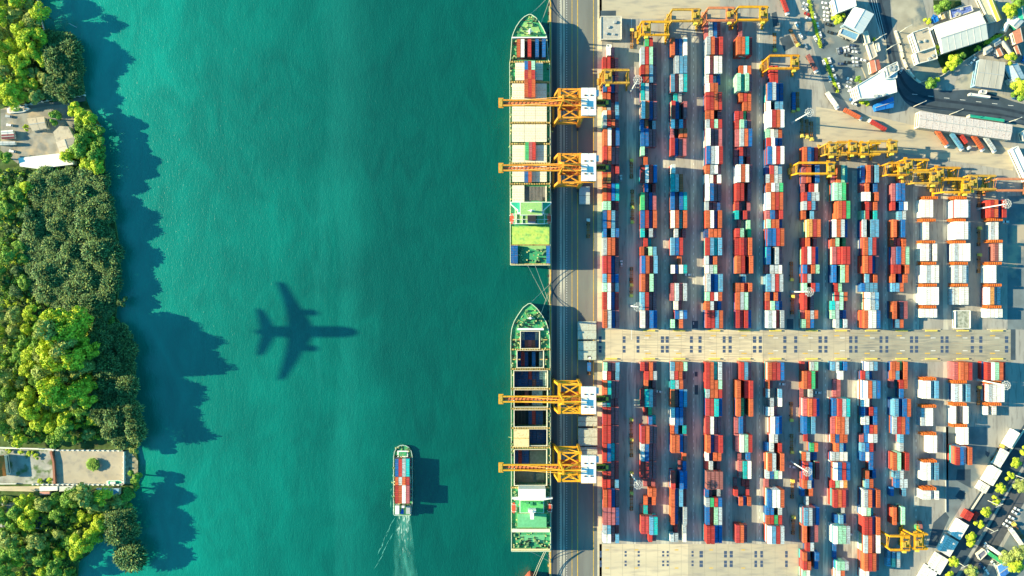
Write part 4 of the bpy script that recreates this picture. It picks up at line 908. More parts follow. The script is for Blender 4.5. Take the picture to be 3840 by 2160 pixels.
row(q([(680, 170), (710, 260), (735, 350), (760, 425)]), 15, 'w,w,w,d', 'right of the first green hedge, from top')
row(q([(500, 255), (543, 365), (590, 470), (690, 390)]), 25, 'w,w,s,w', 'in the left lane of the car park, from top')
row(q([(830, 610), (858, 690), (885, 780), (920, 865)]), 18, 'w,w,w,w', 'right of the second green hedge, from top')
row(q([(775, 635), (832, 795), (880, 890)]), 18, 'w,w,k', 'left of the second green hedge, from top')
row(q([(780, 35), (790, 85), (800, 130), (795, 165), (800, 205), (820, 250), (840, 330)]), 75, 'w,w,w,w,w,k,k', 'in the column beside the top white building, from top')
row(q([(915, 515), (945, 510), (980, 505), (1015, 495)]), 8, 's,d,w,w', 'in the middle parking rank, from left')
row(q([(1065, 460), (1075, 490), (1085, 525), (1010, 560)]), 80, 'd,s,w,k', 'in the short column right of the middle rank, from top')
row(q([(1085, 590), (1090, 628), (1095, 662), (1010, 630), (945, 645)]), 84, 'w,w,s,k,d', 'in the lowest parking rank, from top')
row(q([(1170, 610), (1035, 800), (1030, 835), (1025, 880), (1045, 925), (1080, 1050), (1060, 1010), (935, 350), (1000, 395)]), 70, 'w,w,s,w,w,w,b,k,k', 'scattered beside the white fan roofed building')
q = lambda l: [(3320 + a / 2.683, b / 2.683) for a, b in l]
row(q([(155, 710), (885, 600), (860, 630), (455, 205), (470, 180)]), -35, 's,w,w,b,b', 'near the big white hall, from left')
row(q([(1095, 530), (1110, 560), (1290, 970), (1380, 600)]), -20, 'w,d,b,b', 'near the houses at the right edge')
q = lambda l: [(3320 + a / 2.683, 1620 + b / 2.683) for a, b in l]
row(q([(1320, 775), (1295, 810), (1265, 860), (1235, 900), (1205, 935)]), 62, 'w,w,w,w,w', 'in the diagonal rank at lower right, from top')
row(q([(1015, 1135), (1005, 1160), (960, 1340), (1000, 1380), (1015, 1405), (880, 1370), (905, 1390), (1080, 1320), (1110, 1275)]), 40, 'w,s,d,w,w,s,w,w,w', 'in the lorry park at the lower right')
row([(34, 437), (38, 470), (48, 568)], 78, 's,w,w', 'in the boatyard on the left bank')
row([(2328, 668), (2330, 988)], 2, 'w,w', 'beside the first block in the upper yard')
row([(2580, 1030)], 85, 'w', 'beside the third block above the crossing')
row([(2472, 1468), (2932, 1440), (3067, 1472), (3186, 2002), (2971, 1750)], 85, 'w,w,w,w,w', 'squeezed at the side of a lower yard block')
row([(3770, 832)], 85, 'w', 'below the red stack at the right')
# ================================================================== RACKS between reefers, wagons
for (x, y, i) in ((3490, U(540), 0), (3482, U(765), 0), (3480, U(985), 0), (3484, U(1200), 0), (3486, U(1420), 0), (3484, U(190, 1080), 0), (3598, U(540), 1), (3594, U(765), 1), (3594, U(985), 1), (3602, U(1200), 1), (3602, U(1420), 1),
                  (3733, U(760), 2), (3733, U(978), 2), (3729, U(1200), 2), (3729, U(1420), 2), (3728, U(190, 1080), 2), (3484, U(915, 1080), 3), (3484, U(1190, 1080), 3), (3484, U(20, 1620), 3), (3486, U(297, 1620), 3), (3484, U(572, 1620), 3),
                  (3598, U(945, 1080), 4), (3598, U(1172, 1080), 4), (3600, U(1387, 1080), 4), (3728, U(950, 1080), 5), (3728, U(1170, 1080), 5)):
    zz = 9.0; cx, cy = W(x, y, zz); r = empty('reefer_rack', (cx, cy, 0), '', 'rack', 'orange plug racks between the white stacks')
    mb = MB(); mb.box(cx - 5, cx + 5, cy - .95, cy + .95, zz - .25, zz)
    for k in range(7): mb.box(cx - 4.6 + k * 1.5, cx - 4.1 + k * 1.5, cy - .7, cy + .7, zz, zz + .35)
    mb.build('top_deck', rackm, r)
    mb = MB()
    for a in (-4.8, -1.6, 1.6, 4.8):
        for b in (-.8, .8): mb.beam((cx + a, cy + b, 0), (cx + a, cy + b, zz - .2), .22)
    for z_ in (2.8, 5.6): mb.box(cx - 5, cx + 5, cy - .8, cy + .8, z_, z_ + .12)
    mb.build('frame', rackm, r)
    yard = 'above' if i < 3 else 'below'; rank = {}
    rack_count = globals().setdefault('RC', {}); rack_count[i] = rack_count.get(i, 0) + 1
    r['label'] = 'orange rack, %s from top in the %s white block %s the crossing' % (ORD[rack_count[i]], ['left', 'middle', 'right'][i % 3], yard)
ang = math.atan2(1250, 750); rot = ang - math.pi / 2
k = 0
for tx, ty, nw, two, c, zl in ((1280, 70, 2, True, 'w', 2), (1172, 265, 2, True, 'w', 2), (1082, 440, 3, True, 'w', 2), (985, 556, 3, False, 'w', 1), (840, 843, 2, False, 'r', 2), (915, 850, 1, False, 'r', 1), (750, 985, 3, True, 'w', 2), (630, 1145, 4, True, 'w', 1), (532, 1325, 4, True, 'w', 1), (425, 1445, 4, True, 'w', 1)):
    k += 1; zt = .3 + zl * CH; cx, cy = W(3320 + tx / 2.683, 1620 + ty / 2.683, zt)
    for j in range(nw):
        off = (j - (nw - 1) / 2) * 2.62; x = cx + off * math.cos(rot); y = cy + off * math.sin(rot)
        for lv in range(zl):
            FREE.append((x, y, .3 + lv * CH, rot, two, c, '%s container, %s from left in the %s group down the diagonal line%s' % (CN[c], ORD[j + 1], ORD[k], '' if zl == 1 else (', top layer' if lv == zl - 1 else ', bottom layer')), 'containers in the diagonal line by the road'))
# light blue and other odd stacks lower right
for i, (px, py, c) in enumerate(((3333, 2078, 'c'), (3351, 2078, 'c'), (3369, 2082, 'c'), (3333, 2108, 'c'), (3351, 2110, 'm'), (3369, 2112, 's'))):
    x, y = W(px, py, 5); FREE.append((x, y, 2.6, 0, False, c, '%s container, %s in the small stack at the bottom edge' % (CN[c], ORD[i + 1]), 'small stack at the bottom edge')); LOW.append((x, y, 0, L20, 'c'))
for px, py, c, l in ((3449, 1990, 'g', 'green container half hidden behind the corner gantry'), (3461, 1992, 'q', 'brown container beside the green one near the corner gantry')):
    x, y = W(px, py, 5); FREE.append((x, y, 0, R(8), True if c == 'q' else False, c, l, None))

# ================================================================== HATCH COVERS AND PLATES ON THE APRON
for i, (x0, x1, y0, y1, zz, m, l) in enumerate(((2172, 2212, 700, 766, 2.4, mat('grey blue cover', (.42, .50, .52), .7, .1, .6), 'grey hatch cover lying on the shaded apron below the second crane'),
        (2166, 2236, 1205, 1272, 3.0, mat('weathered cover', (.46, .50, .42), .7, .14, .6, stain=((.30, .14, .07), 1, .58, .72)), 'weathered hatch cover, upper of the two above the blue container'),
        (2168, 2236, 1279, 1350, 3.0, mat('weathered cover', (.46, .50, .42)), 'weathered hatch cover, lower of the two above the blue container'),
        (2168, 2240, 1562, 1598, 2.4, mat('weathered cover', (.46, .50, .42)), 'weathered hatch cover just below the third crane house'),
        (2168, 2240, 1606, 1672, 3.0, mat('weathered cover', (.46, .50, .42)), 'weathered hatch cover between the two yellow cranes'),
        (2168, 2240, 1676, 1704, 2.0, mat('weathered cover', (.46, .50, .42)), 'low weathered hatch cover next to the fourth crane house'))):
    r = empty('hatch_cover', (*W((x0 + x1) / 2, (y0 + y1) / 2), 0), l, 'hatch cover', 'ship hatch covers set down on the quay')
    mb = MB(); bx(mb, x0, x1, y0, y1, .1, zz - .3); mb.build('frame', darkst, r)
    mb = MB(); bx(mb, x0, x1, y0, (y0 + y1) / 2 - .7, zz - .3, zz); bx(mb, x0, x1, (y0 + y1) / 2 + .7, y1, zz - .3, zz); mb.build('top_plate', m, r)
    mb = MB()
    for a in range(5):
        xx = x0 + 5 + a * (x1 - x0 - 10) / 4
        for yy in (y0 + 3, y1 - 4): bx(mb, xx - .8, xx + .8, yy, yy + 1.6, zz, zz + .25)
    mb.build('lashing_eye', beamy, r)
# block end barriers at the crossing
kk = 0
for Rr in (2323, 2465, 2578, 2709, 2822, 2938, 3074, 3184, 3297, 3411, 3522, 3640, 3768):
    kk += 1
    for y, yard in ((1350, 'below'), (1235, 'above')):
        if kk in (1,) and yard == 'above': continue
        x0, yy = W(Rr - 66, y); x1, _ = W(Rr + 4, y); r = empty('block_barrier', ((x0 + x1) / 2, yy, 0), 'yellow and black end barrier of the %s block from the quay, %s the crossing' % (ORD[kk], yard), 'barrier', 'barriers at the block ends')
        mb = MB(); mb.box(x0, x1, yy - .22, yy + .22, .1, .7); mb.build('base', concrete, r)
        mb = MB(); mb.box(x0 + 2.5, x1 - 2.5, yy + (.5 if yard == 'below' else -1.4), yy + (1.4 if yard == 'below' else -.5), .1, 1.2); mb.build('striped_rail', cabY, r)
# ================================================================== BUILDINGS
def roofm(name, c, var=.08, sc_=.5, stain=None, stretch=None): return mat(name, c, .7, var, sc_, stain=stain, stretch=stretch)
def bldg(name, quad, z, roof, wall, label, cat='building', ridge=None, rh=2.5, extra=0, seed=0, parapet=True):
    """quad: 4 (or more) roof corners in map units at roof height"""
    P = [W(x, y, z) for x, y in quad]
    cx = sum(p[0] for p in P) / len(P); cy = sum(p[1] for p in P) / len(P)
    ar = sum(P[i][0] * P[(i + 1) % len(P)][1] - P[(i + 1) % len(P)][0] * P[i][1] for i in range(len(P)))
    if ar < 0: P = P[::-1]
    r = empty(name, (cx, cy, 0), label, cat)
    mb = MB(); mb.prism(P, 0, z); mb.build('wall', wall, r)
    if ridge and len(P) == 4:
        i0 = 0 if (Vector(P[0]) - Vector(P[1])).length > (Vector(P[1]) - Vector(P[2])).length else 1
        if ridge == 'short': i0 = 1 - i0
        A, B, C_, D = [Vector((*P[(i0 + k) % 4], z + .05)) for k in range(4)]
        for v in (A, B, C_, D):
            dd = Vector((v.x - cx, v.y - cy, 0)); v += dd.normalized() * .5
        m1 = (D + A) / 2 + Vector((0, 0, rh)); m2 = (B + C_) / 2 + Vector((0, 0, rh))
        mb = MB(); mb.poly([A, B, m2, m1]); mb.poly([C_, D, m1, m2]); mb.poly([D, A, m1]); mb.poly([B, C_, m2]); mb.poly([D, C_, B, A])
        ns = max(2, int((B - A).length / 4.5))
        for q_ in range(1, ns):
            t_ = q_ / ns; u_ = Vector((0, 0, .06)); mm_ = m1.lerp(m2, t_) + u_; mb.beam(A.lerp(B, t_) + u_, mm_, .22, .12); mb.beam(D.lerp(C_, t_) + u_, mm_, .22, .12)
        ro = mb.build('roof', roof, r)
        mb = MB(); mb.beam(m1 + Vector((0, 0, .05)), m2 + Vector((0, 0, .05)), .5, .2); mb.build('ridge_cap', steel, ro)
    else:
        Q = [(cx + (p[0] - cx) * .985, cy + (p[1] - cy) * .985) for p in P]
        mb = MB(); mb.prism(Q, z, z + .12); ro = mb.build('roof', roof, r)
        if parapet:
            mb = MB()
            for i in range(len(P)): a, b = P[i], P[(i + 1) % len(P)]; mb.beam((*a, z + .35), (*b, z + .35), .45, .7)
            mb.build('parapet', wall, r)
    rr = random.Random(seed + int(cx))
    for k in range(extra):
        u, v = rr.uniform(.15, .85), rr.uniform(.15, .85)
        a = [P[0][j] * (1 - u) + P[1][j] * u for j in (0, 1)]; b = [P[3][j] * (1 - u) + P[2][j] * u for j in (0, 1)] if len(P) > 3 else P[2]
        x, y = a[0] * (1 - v) + b[0] * v, a[1] * (1 - v) + b[1] * v
        mb = MB(); mb.obox(x, y, rr.uniform(1, 2.6), rr.uniform(1, 2), z + .12, z + rr.uniform(.8, 1.8), rr.uniform(0, 1.5)); mb.build('rooftop_unit', steel, ro)
    # windows on the walls: one part per wall
    for i in range(len(P)):
        a = Vector(P[i]); b = Vector(P[(i + 1) % len(P)]); L = (b - a).length
        if L < 6 or z < 3.5: continue
        nrm = Vector(((b - a).y, -(b - a).x)).normalized(); t = (b - a).normalized()
        for fl in range(int(z // 3.4)):
            mb = MB(); c = a + nrm * .03 + t; e_ = b + nrm * .03 - t
            mb.beam((c.x, c.y, 1.9 + fl * 3.4), (e_.x, e_.y, 1.9 + fl * 3.4), .1, 1.2); mb.build('window_band', glass, r)
    return r
wht = mat('white roof sheet', (.80, .79, .74), .6, .03, .3); tan_ = roofm('tan flat roof', (.52, .44, .33), .12, .3, ((.30, .26, .21), .3, .5, .7)); wallw = mat('white wall', (.78, .76, .70), .8, .05, .5)
crm = mat('cream wall', (.70, .64, .52), .8, .08, .5); gryr = roofm('grey roof sheet', (.40, .41, .40), .08, .6); bluer = mat('blue sheet', (.02, .20, .62), .5, .12, .8)
redr = roofm('salmon roof', (.58, .16, .11), .08, .6); brr = roofm('brown tiled roof', (.34, .14, .09), .15, 1); yelr = roofm('yellow roof', (.80, .48, .06), .08, .6); grnr = roofm('green roof sheet', (.02, .36, .24), .1, .6)
orr = roofm('orange tiled roof', (.66, .20, .04), .08, .8)
A0 = lambda l: [(3320 + x / 2.683, y / 2.683) for x, y in l]
B0 = lambda l: [(2800 + x / 2.683, y / 2.683) for x, y in l]
bldg('warehouse', A0([(500, 258), (945, 112), (1028, 390), (585, 533)]), 9, roofm('warm white sheet', (.70, .68, .60), .05, .4), wallw, 'big white warehouse with a gabled roof at the upper right', 'warehouse', 'long', 3)
bldg('office_building', A0([(270, 330), (430, 275), (497, 470), (335, 525)]), 8, tan_, wallw, 'flat tan roofed building left of the big white warehouse', extra=2)
bldg('annexe_building', A0([(300, 533), (497, 478), (520, 590), (330, 640)]), 6.5, tan_, wallw, 'lower flat roofed annexe joined below the tan roofed building', extra=2)
bldg('striped_hall', A0([(950, 598), (1203, 632), (1160, 893), (905, 862)]), 7, roofm('striped grey roof', (.46, .43, .37), .22, .35, None, (1, .03, 1)), mat('blue wall', (.25, .45, .62), .7, .05, 1), 'square hall with ribbed grey roof and blue edge', 'warehouse', 'short', 1.0)
bldg('long_shed', A0([(352, 1118), (1273, 1255), (1250, 1408), (340, 1280)]), 8, roofm('rust flecked roof', (.60, .53, .50), .10, .9, ((.30, .17, .12), 1.2, .58, .68)), crm, 'long narrow shed with a rust flecked pale roof above parked lorries', 'shed', 'long', .9)
bldg('green_awning', A0([(850, 1150), (1200, 1200), (1198, 1228), (850, 1180)]), 5, grnr, crm, 'long green awning along the top of the rust flecked shed', 'awning', parapet=False)
bldg('fan_building', [(3212, 322), (3252, 298), (3330, 252), (3356, 300), (3362, 345), (3290, 365), (3262, 368), (3225, 370)], 14, wht, wallw, 'white angular building with layered terraces beside the curved road', extra=5)
bldg('terrace_wing', [(3205, 330), (3214, 324), (3262, 366), (3222, 374)], 10, roofm('slatted terrace', (.70, .66, .52), .2, 1.2), wallw, 'slatted white terrace on the left of the angular white building', 'terrace')
bldg('round_top_tower', [(3320, 252), (3363, 232), (3370, 262), (3330, 290)], 17, roofm('cluttered roof', (.60, .56, .48), .35, 1.6), wallw, 'taller block with cluttered roof at the tip of the angular building', extra=6)
bldg('top_hall', B0([(870, -10), (1080, -40), (1100, 60), (905, 135)]), 9, wht, wallw, 'white roofed hall at the top edge above the small trees')
bldg('square_pavilion', B0([(1080, 72), (1275, 143), (1160, 330), (985, 240)]), 9, wht, mat('pale blue wall', (.42, .58, .72), .7, .05, 1), 'square white roofed pavilion with blue fascia near the top', ridge='long', rh=1.6)
bldg('blue_annexe', B0([(960, 285), (1130, 345), (1095, 410), (935, 340)]), 5, roofm('blue grey roof', (.16, .34, .50), .15, 1), crm, 'low blue grey roof below the square white pavilion')
bldg('red_kiosk', B0([(1240, 620), (1328, 605), (1345, 690), (1258, 735)]), 5, redr, crm, 'small salmon red roof beside the angular white building', ridge='short', rh=.8)
bldg('blue_canopy', B0([(1285, 1055), (1470, 975), (1470, 1080), (1310, 1112)]), 5, bluer, bluer, 'bright blue canopy below the angular white building', 'canopy', ridge='long', rh=1.2)
bldg('yellow_shed', A0([(1030, -20), (1085, -20), (1172, 185), (1122, 212)]), 6, yelr, wallw, 'long yellow edged shed at the top right', 'shed', ridge='long', rh=1.0)
bldg('cream_wing', A0([(930, -20), (1010, -20), (1110, 215), (1050, 230)]), 4, roofm('dry cream roof', (.58, .54, .36), .15, .8), crm, 'cream roofed wing left of the yellow shed')
bldg('brown_house', A0([(1285, 325), (1400, 262), (1420, 400), (1315, 440)]), 7, brr, crm, 'brown tiled house at the upper right edge', 'house', 'long', 2)
bldg('green_roof_house', A0([(1310, 95), (1420, 50), (1420, 180), (1350, 195)]), 6, grnr, wallw, 'green roofed house at the top right corner', 'house', 'long', 1)
bldg('pale_house', A0([(1240, 230), (1300, 170), (1390, 215), (1320, 290)]), 5, wht, grnr, 'pale roofed house below the green roof', 'house', 'long', 1.2)
bldg('grey_house', A0([(990, 490), (1045, 455), (1080, 500), (1020, 545)]), 4, gryr, crm, 'small grey roofed house left of the brown hut', 'house', 'long', 1)
bldg('grey_cottage', A0([(1080, 415), (1135, 385), (1165, 430), (1110, 465)]), 4, gryr, crm, 'small grey roofed cottage under the dark trees at right', 'house', 'long', 1)
bldg('brown_hut', A0([(1120, 500), (1170, 480), (1200, 540), (1150, 565)]), 4, brr, crm, 'small brown roofed hut among grey roofs at right', 'hut', 'long', 1)
bldg('steel_shed', A0([(1200, 670), (1330, 640), (1400, 780), (1300, 840)]), 5, roofm('pale blue sheet', (.40, .52, .58), .2, 1), wallw, 'pale blue sheet roofed shed right of the ribbed hall', 'shed', 'long', 1)
bldg('narrow_shed', A0([(1165, 425), (1200, 410), (1300, 560), (1275, 580)]), 4, gryr, crm, 'narrow grey shed slanting beside the brown house', 'shed', 'long', .8)
bldg('blue_crate_store', A0([(645, 105), (860, 55), (880, 110), (660, 190)]), 3.5, roofm('mixed blue roof', (.14, .20, .48), .5, 1.3), crm, 'mottled blue roofed store above the white warehouse', 'store', extra=4)
bldg('thatched_hut', A0([(560, 140), (600, 130), (615, 175), (575, 190)]), 3.5, roofm('thatch', (.40, .28, .14), .3, 1), crm, 'small thatched hut left of the mottled blue roof', 'hut', 'long', 1)
bldg('grey_workshop', [(3582, 1165), (3637, 1165), (3637, 1231), (3582, 1231)], 4, roofm('mouldy concrete roof', (.42, .42, .34), .3, .6, ((.20, .22, .16), .5, .45, .65)), wallw, 'square mouldy grey roofed workshop just above the crossing', 'workshop')
bldg('edge_hall', [(3795, 560), (3815, 548), (3870, 660), (3850, 680)], 6, wht, wallw, 'white roofed hall at the right edge above the orange crane', 'hall')
bldg('road_kiosk', [(3283, 165), (3294, 161), (3300, 190), (3289, 194)], 3.5, wht, crm, 'narrow white kiosk on the left kerb of the curved road', 'kiosk')
bldg('long_garage', [(3235, 122), (3252, 116), (3262, 160), (3247, 165)], 4, roofm('pale green roof', (.50, .58, .50), .1, 1), crm, 'pale green roofed garage right of the square white pavilion', 'garage')
bldg('car_port', [(3250, 165), (3272, 158), (3288, 210), (3268, 222)], 3.2, roofm('buff roof', (.46, .42, .36), .1, .6), crm, 'buff roofed car port above the salmon kiosk', 'car port')
bldg('gate_canopy', [(3312, 266), (3362, 264), (3362, 292), (3318, 296)], 15.5, roofm('pale blue roof', (.45, .58, .66), .1, .6), wallw, 'pale blue roof slab on the angular white building', 'canopy')
bldg('blue_store', [(3498, 66), (3512, 60), (3518, 78), (3504, 86)], 3, bluer, bluer, 'small blue store beside the tan roofed building', 'store')
bldg('toll_booths', A0([(850, 938), (1050, 968), (1048, 985), (850, 958)]), 3, wht, wallw, 'thin line of white booths below the ribbed hall', 'booths')
bldg('booth_office', A0([(965, 905), (1020, 912), (1010, 945), (960, 935)]), 3.4, gryr, wallw, 'small grey booth office below the ribbed hall', 'booth')
bldg('white_row_house', A0([(1180, 300), (1235, 180), (1275, 195), (1215, 320)]), 4, wht, crm, 'narrow white roofed row house above the dark trees', 'house', 'long', .8)
bldg('brick_terrace', A0([(1300, 470), (1345, 455), (1380, 545), (1335, 565)]), 4, brr, crm, 'brick coloured terrace below the brown tiled house', 'house', 'long', .8)
bldg('slate_house', A0([(1230, 800), (1290, 790), (1300, 835), (1255, 850)]), 4, gryr, crm, 'slate roofed house below the pale blue shed', 'house', 'long', .8)
bldg('corner_hut', A0([(1365, 1330), (1400, 1310), (1430, 1400), (1385, 1420)]), 4, wht, crm, 'pale hut at the right edge beside the long shed', 'hut')
bldg('green_gatehouse', [(2253, 62), (2330, 62), (2330, 148), (2253, 148)], 4, roofm('dusty grey roof', (.42, .41, .37), .15, .5), crm, 'flat dusty grey roof beside the top of the first block', extra=5)
bldg('control_cabin', [(2276, 168), (2292, 168), (2292, 198), (2276, 198)], 5, wht, wallw, 'small white cabin at the top of the first block', 'cabin')
bldg('blue_roof_depot', [(3742, 2125), (3772, 2108), (3790, 2140), (3755, 2170)], 5, roofm('bright blue roof', (.08, .25, .65), .2, 1), crm, 'blue roofed depot at the bottom right', 'depot', 'long', 1)
bldg('grey_depot', [(3664, 2080), (3690, 2060), (3700, 2075), (3675, 2100)], 3, roofm('slate grey roof', (.20, .20, .26), .1, 1), crm, 'small slate grey roof in the lower right lorry park', 'depot')
# left bank buildings
C0 = lambda l: [(x / 2.684, y / 2.684) for x, y in l]
C2 = lambda l: [(x / 2.684, 540 + y / 2.684) for x, y in l]
C4 = lambda l: [(x / 2.684, 1620 + y / 2.684) for x, y in l]
bldg('boatyard_house', C0([(275, 1195), (440, 1178), (465, 1290), (330, 1312)]), 5, tan_, crm, 'small tan roofed house in the boatyard on the left bank', 'house', 'long', .8)
bldg('boathouse', C0([(535, 1330), (600, 1268), (690, 1275), (745, 1385), (570, 1425)]), 6, tan_, crm, 'tan roofed boathouse with pointed front near the riverside trees', 'boathouse', parapet=False)
bldg('boathouse_annexe', [(212, 533), (278, 516), (291, 560), (228, 577)], 6, roofm('tan grey roof', (.46, .40, .33), .1, .5), crm, 'lower annexe of the tan boathouse below its green gutter', 'boathouse', 'short', 1)
bldg('arched_hangar', C2([(182, 140), (590, 95), (740, 168), (740, 205), (380, 250), (200, 225)]), 5, wht, wallw, 'long white arched roof at the foot of the boatyard', 'hangar', parapet=False)
bldg('orange_villa', C4([(-60, 245), (40, 240), (62, 435), (-60, 445)]), 6, orr, wallw, 'orange tiled villa at the left edge of the walled yard', 'villa', 'long', 1.5)
bldg('white_garage', C4([(398, 548), (580, 545), (580, 590), (398, 595)]), 4, wht, wallw, 'long white garage roof below the left walled yard', 'garage', parapet=False)
bldg('white_lean_to', C4([(592, 548), (745, 545), (735, 585), (595, 600)]), 3.5, roofm('off white roof', (.62, .62, .58), .1, 1), crm, 'off white lean-to right of the long white garage', 'lean-to', parapet=False)
bldg('pink_shed', C4([(398, 602), (500, 600), (500, 632), (400, 634)]), 3, roofm('pink sheet', (.60, .30, .26), .08, 1), crm, 'pink roofed shed below the white garage', 'shed', parapet=False)
bldg('blue_shed', C4([(960, 568), (1200, 568), (1195, 635), (1050, 630)]), 3.5, roofm('faded blue sheet', (.22, .42, .66), .2, 1), crm, 'faded blue roofed shed below the riverside courtyard', 'shed', parapet=False)
bldg('dark_house', C4([(-50, 722), (122, 730), (108, 950), (-50, 948)]), 5, roofm('old grey roof', (.26, .26, .24), .1, .4), crm, 'grey roofed house at the left edge among the lower trees', 'house', 'long', 1)
bldg('hidden_cottage', C4([(320, 830), (440, 840), (420, 975), (310, 960)]), 3, roofm('dark blue grey roof', (.09, .10, .14), .2, 1), crm, 'dark roofed cottage hidden among the lower left trees', 'cottage')

# ================================================================== LEFT BANK GROUND, YARDS AND WALLS
coast = [(-2600, -2600), (60, -2600), (140, -40), (148, 30), (160, 80), (168, 122), (200, 128), (262, 130), (285, 200), (305, 290), (318, 372), (330, 400), (375, 470), (385, 560), (392, 640), (405, 740), (428, 830), (440, 900), (448, 1000),
         (440, 1100), (430, 1190), (470, 1240), (488, 1330), (505, 1400), (480, 1480), (525, 1560), (535, 1600), (505, 1680), (518, 1740), (505, 1790), (495, 1850), (470, 1895), (450, 1930), (420, 1990), (350, 2020), (330, 2080), (290, 2110), (285, 2200), (270, 4800), (-2600, 4800)]
soil = mat('undergrowth', (.07, .12, .035), .95, .45, .25, stain=((.08, .07, .04), .15, .58, .8))
mb = MB(); mb.prism([W(x, y) for x, y in coast], -10, -.6); o = struct('left_bank', mb, soil)
ydirt = mat('boatyard ground', (.26, .255, .23), .9, .3, .15, stain=((.48, .38, .26), .12, .5, .7))
def slab(name, pts, m, z=-.4, zb=-.6):
    mb = MB(); mb.prism([W(x, y) for x, y in pts], zb, z); return struct(name, mb, m)
slab('boatyard_ground', C0([(0, 1100), (110, 1060), (700, 1010), (745, 1050), (750, 1390)]) + C2([(750, 100), (200, 140), (180, 200), (0, 60)]), ydirt)
slab('river_path', [(0, 412), (110, 398), (318, 362), (320, 378), (150, 402), (0, 424)], asphalt, -.3, -.4)
court = mat('courtyard concrete', (.44, .39, .31), .9, .14, .1, stain=((.30, .28, .25), .2, .5, .7))
slab('courtyard_ground', C4([(548, 178), (1250, 185), (1250, 528), (548, 528)]), court)
slab('garden_ground', C4([(-200, 175), (540, 180), (540, 525), (-200, 525)]), mat('garden gravel', (.36, .36, .33), .9, .35, .12, stain=((.10, .16, .06), .16, .5, .62)))
slab('bank_road', C4([(-200, 548), (398, 548), (398, 592), (330, 600), (-200, 590)]), concrete, -.38)
slab('riverside_terrace', C4([(1258, 190), (1300, 185), (1385, 290), (1385, 430), (1340, 520), (1258, 530)]), mat('rocky edge', (.30, .28, .20), .95, .5, .5))
def wall_run(name, pts, label, h=2.4, w_=.5, m=wallw, posts=True):
    Q = [W(x, y) for x, y in pts]; cx, cy = Q[0]; r = empty(name, (cx, cy, -.6), label, 'wall' if 'wall' in name else 'fence'); mb = MB(); mp_ = MB()
    for a, b in zip(Q, Q[1:]):
        mb.beam((*a, h / 2 - .6), (*b, h / 2 - .6), w_, h)
        if posts:
            L = (Vector(a) - Vector(b)).length; n_ = max(1, int(L / 3.5))
            for i in range(n_ + 1): c = Vector(a).lerp(Vector(b), i / n_); mp_.box(c.x - .5, c.x + .5, c.y - .5, c.y + .5, -.6, h)
    mb.build('wall_panel', m, r)
    if posts: mp_.build('post', wallw, r)
    return r
wall_run('courtyard_wall', C4([(548, 178), (1255, 185), (1255, 528), (345, 522)]), 'white wall with posts around the riverside courtyard')
wall_run('garden_wall', C4([(-100, 152), (480, 168), (560, 172)]), 'plain white wall along the top of the left garden', 2.6, .9, wallw, False)
wall_run('divider_wall', C4([(520, 190), (548, 300), (560, 520)]), 'brown topped wall between garden and courtyard', 2.4, 1.4, brr, False)
wall_run('lower_garden_wall', C4([(-100, 520), (170, 518)]), 'short pale wall at the foot of the left garden', 2, .6, wallw, False)
wall_run('embankment_wall', [(137, -40), (146, 40), (168, 120)], 'thin grey river wall at the top left', 1.4, .6, steel, False)
wall_run('path_fence', [(60, 402), (200, 374), (318, 358)], 'grey fence along the path above the boatyard', 1.6, .3, steel, True)
wall_run('road_wall', A0([(100, 320), (145, 450), (175, 590), (215, 690), (290, 790), (345, 830)]), 'pale curved wall with red posts beside the road', 1.6, 1.6, crm, True)
wall_run('compound_fence', A0([(345, 830), (560, 765), (900, 545), (1200, 345)]), 'long straight fence slanting beside the white warehouse garden', 2.2, .4, crm, False)
wall_run('yard_boundary_fence', [(3544, 1600), (3546, 1920)], 'thin fence line at the right of the lower white block', 1.6, .3, steel, False)
wall_run('railway_wall', [(3840, 1610), (3640, 1915)], 'pale low wall between the wagons line and the road trees', 1.4, .9, crm, False)
mb = MB(); mb.obox(*W(82, 540 / 1 + 0), 1, 1, 0, 1); 
# boats in the boatyard
def boat(px, py, rot, L, B, label, deckm):
    x, y = W(px, py); r = empty('small_boat', (x, y, -.4), label, 'boat', 'boats ashore on the left bank'); c, s_ = math.cos(R(rot)), math.sin(R(rot))
    pts = [(-.5, -.35), (-.42, -.5), (.2, -.5), (.42, -.25), (.5, 0), (.42, .25), (.2, .5), (-.42, .5), (-.5, .35)]
    F = lambda k: [(x + (a * L * c - b * B * s_) * k, y + (a * L * s_ + b * B * c) * k) for a, b in pts]
    mb = MB(); mb.prism(F(1), -.1, 1.1); mb.build('hull', white, r); mb = MB(); mb.prism(F(.8), 1.1, 1.2); mb.build('deck', deckm, r)
    mb = MB(); mb.obox(x - .1 * L * c, y - .1 * L * s_, L * .3, B * .55, 1.2, 2.3, R(rot)); mb.build('cabin', white, r)
boat(72, 412, 6, 16, 4, 'white boat with pale deck ashore beside the path fence', tan_); 
bldg('yard_shed', C0([(18, 1318), (125, 1310), (132, 1345), (22, 1352)]), 3, wht, crm, 'small white roofed shed at the left edge of the boatyard', 'shed', 'long', .7)
bldg('yard_shed', C0([(22, 1356), (138, 1350), (140, 1392), (26, 1400)]), 3, roofm('dark red sheet', (.20, .05, .06), .15, 1), crm, 'small dark red roofed shed at the left edge of the boatyard', 'shed', 'long', .7)
bldg('yard_shed', C0([(-30, 1425), (145, 1425), (150, 1455), (-30, 1460)]), 3, roofm('pale grey sheet', (.55, .58, .60), .12, 1), crm, 'pale grey roofed shed left of the arched hangar', 'shed', 'long', .7)
boat(434, 1808, 2, 12, 3, 'green boat laid in the lower right of the walled courtyard', grnr)
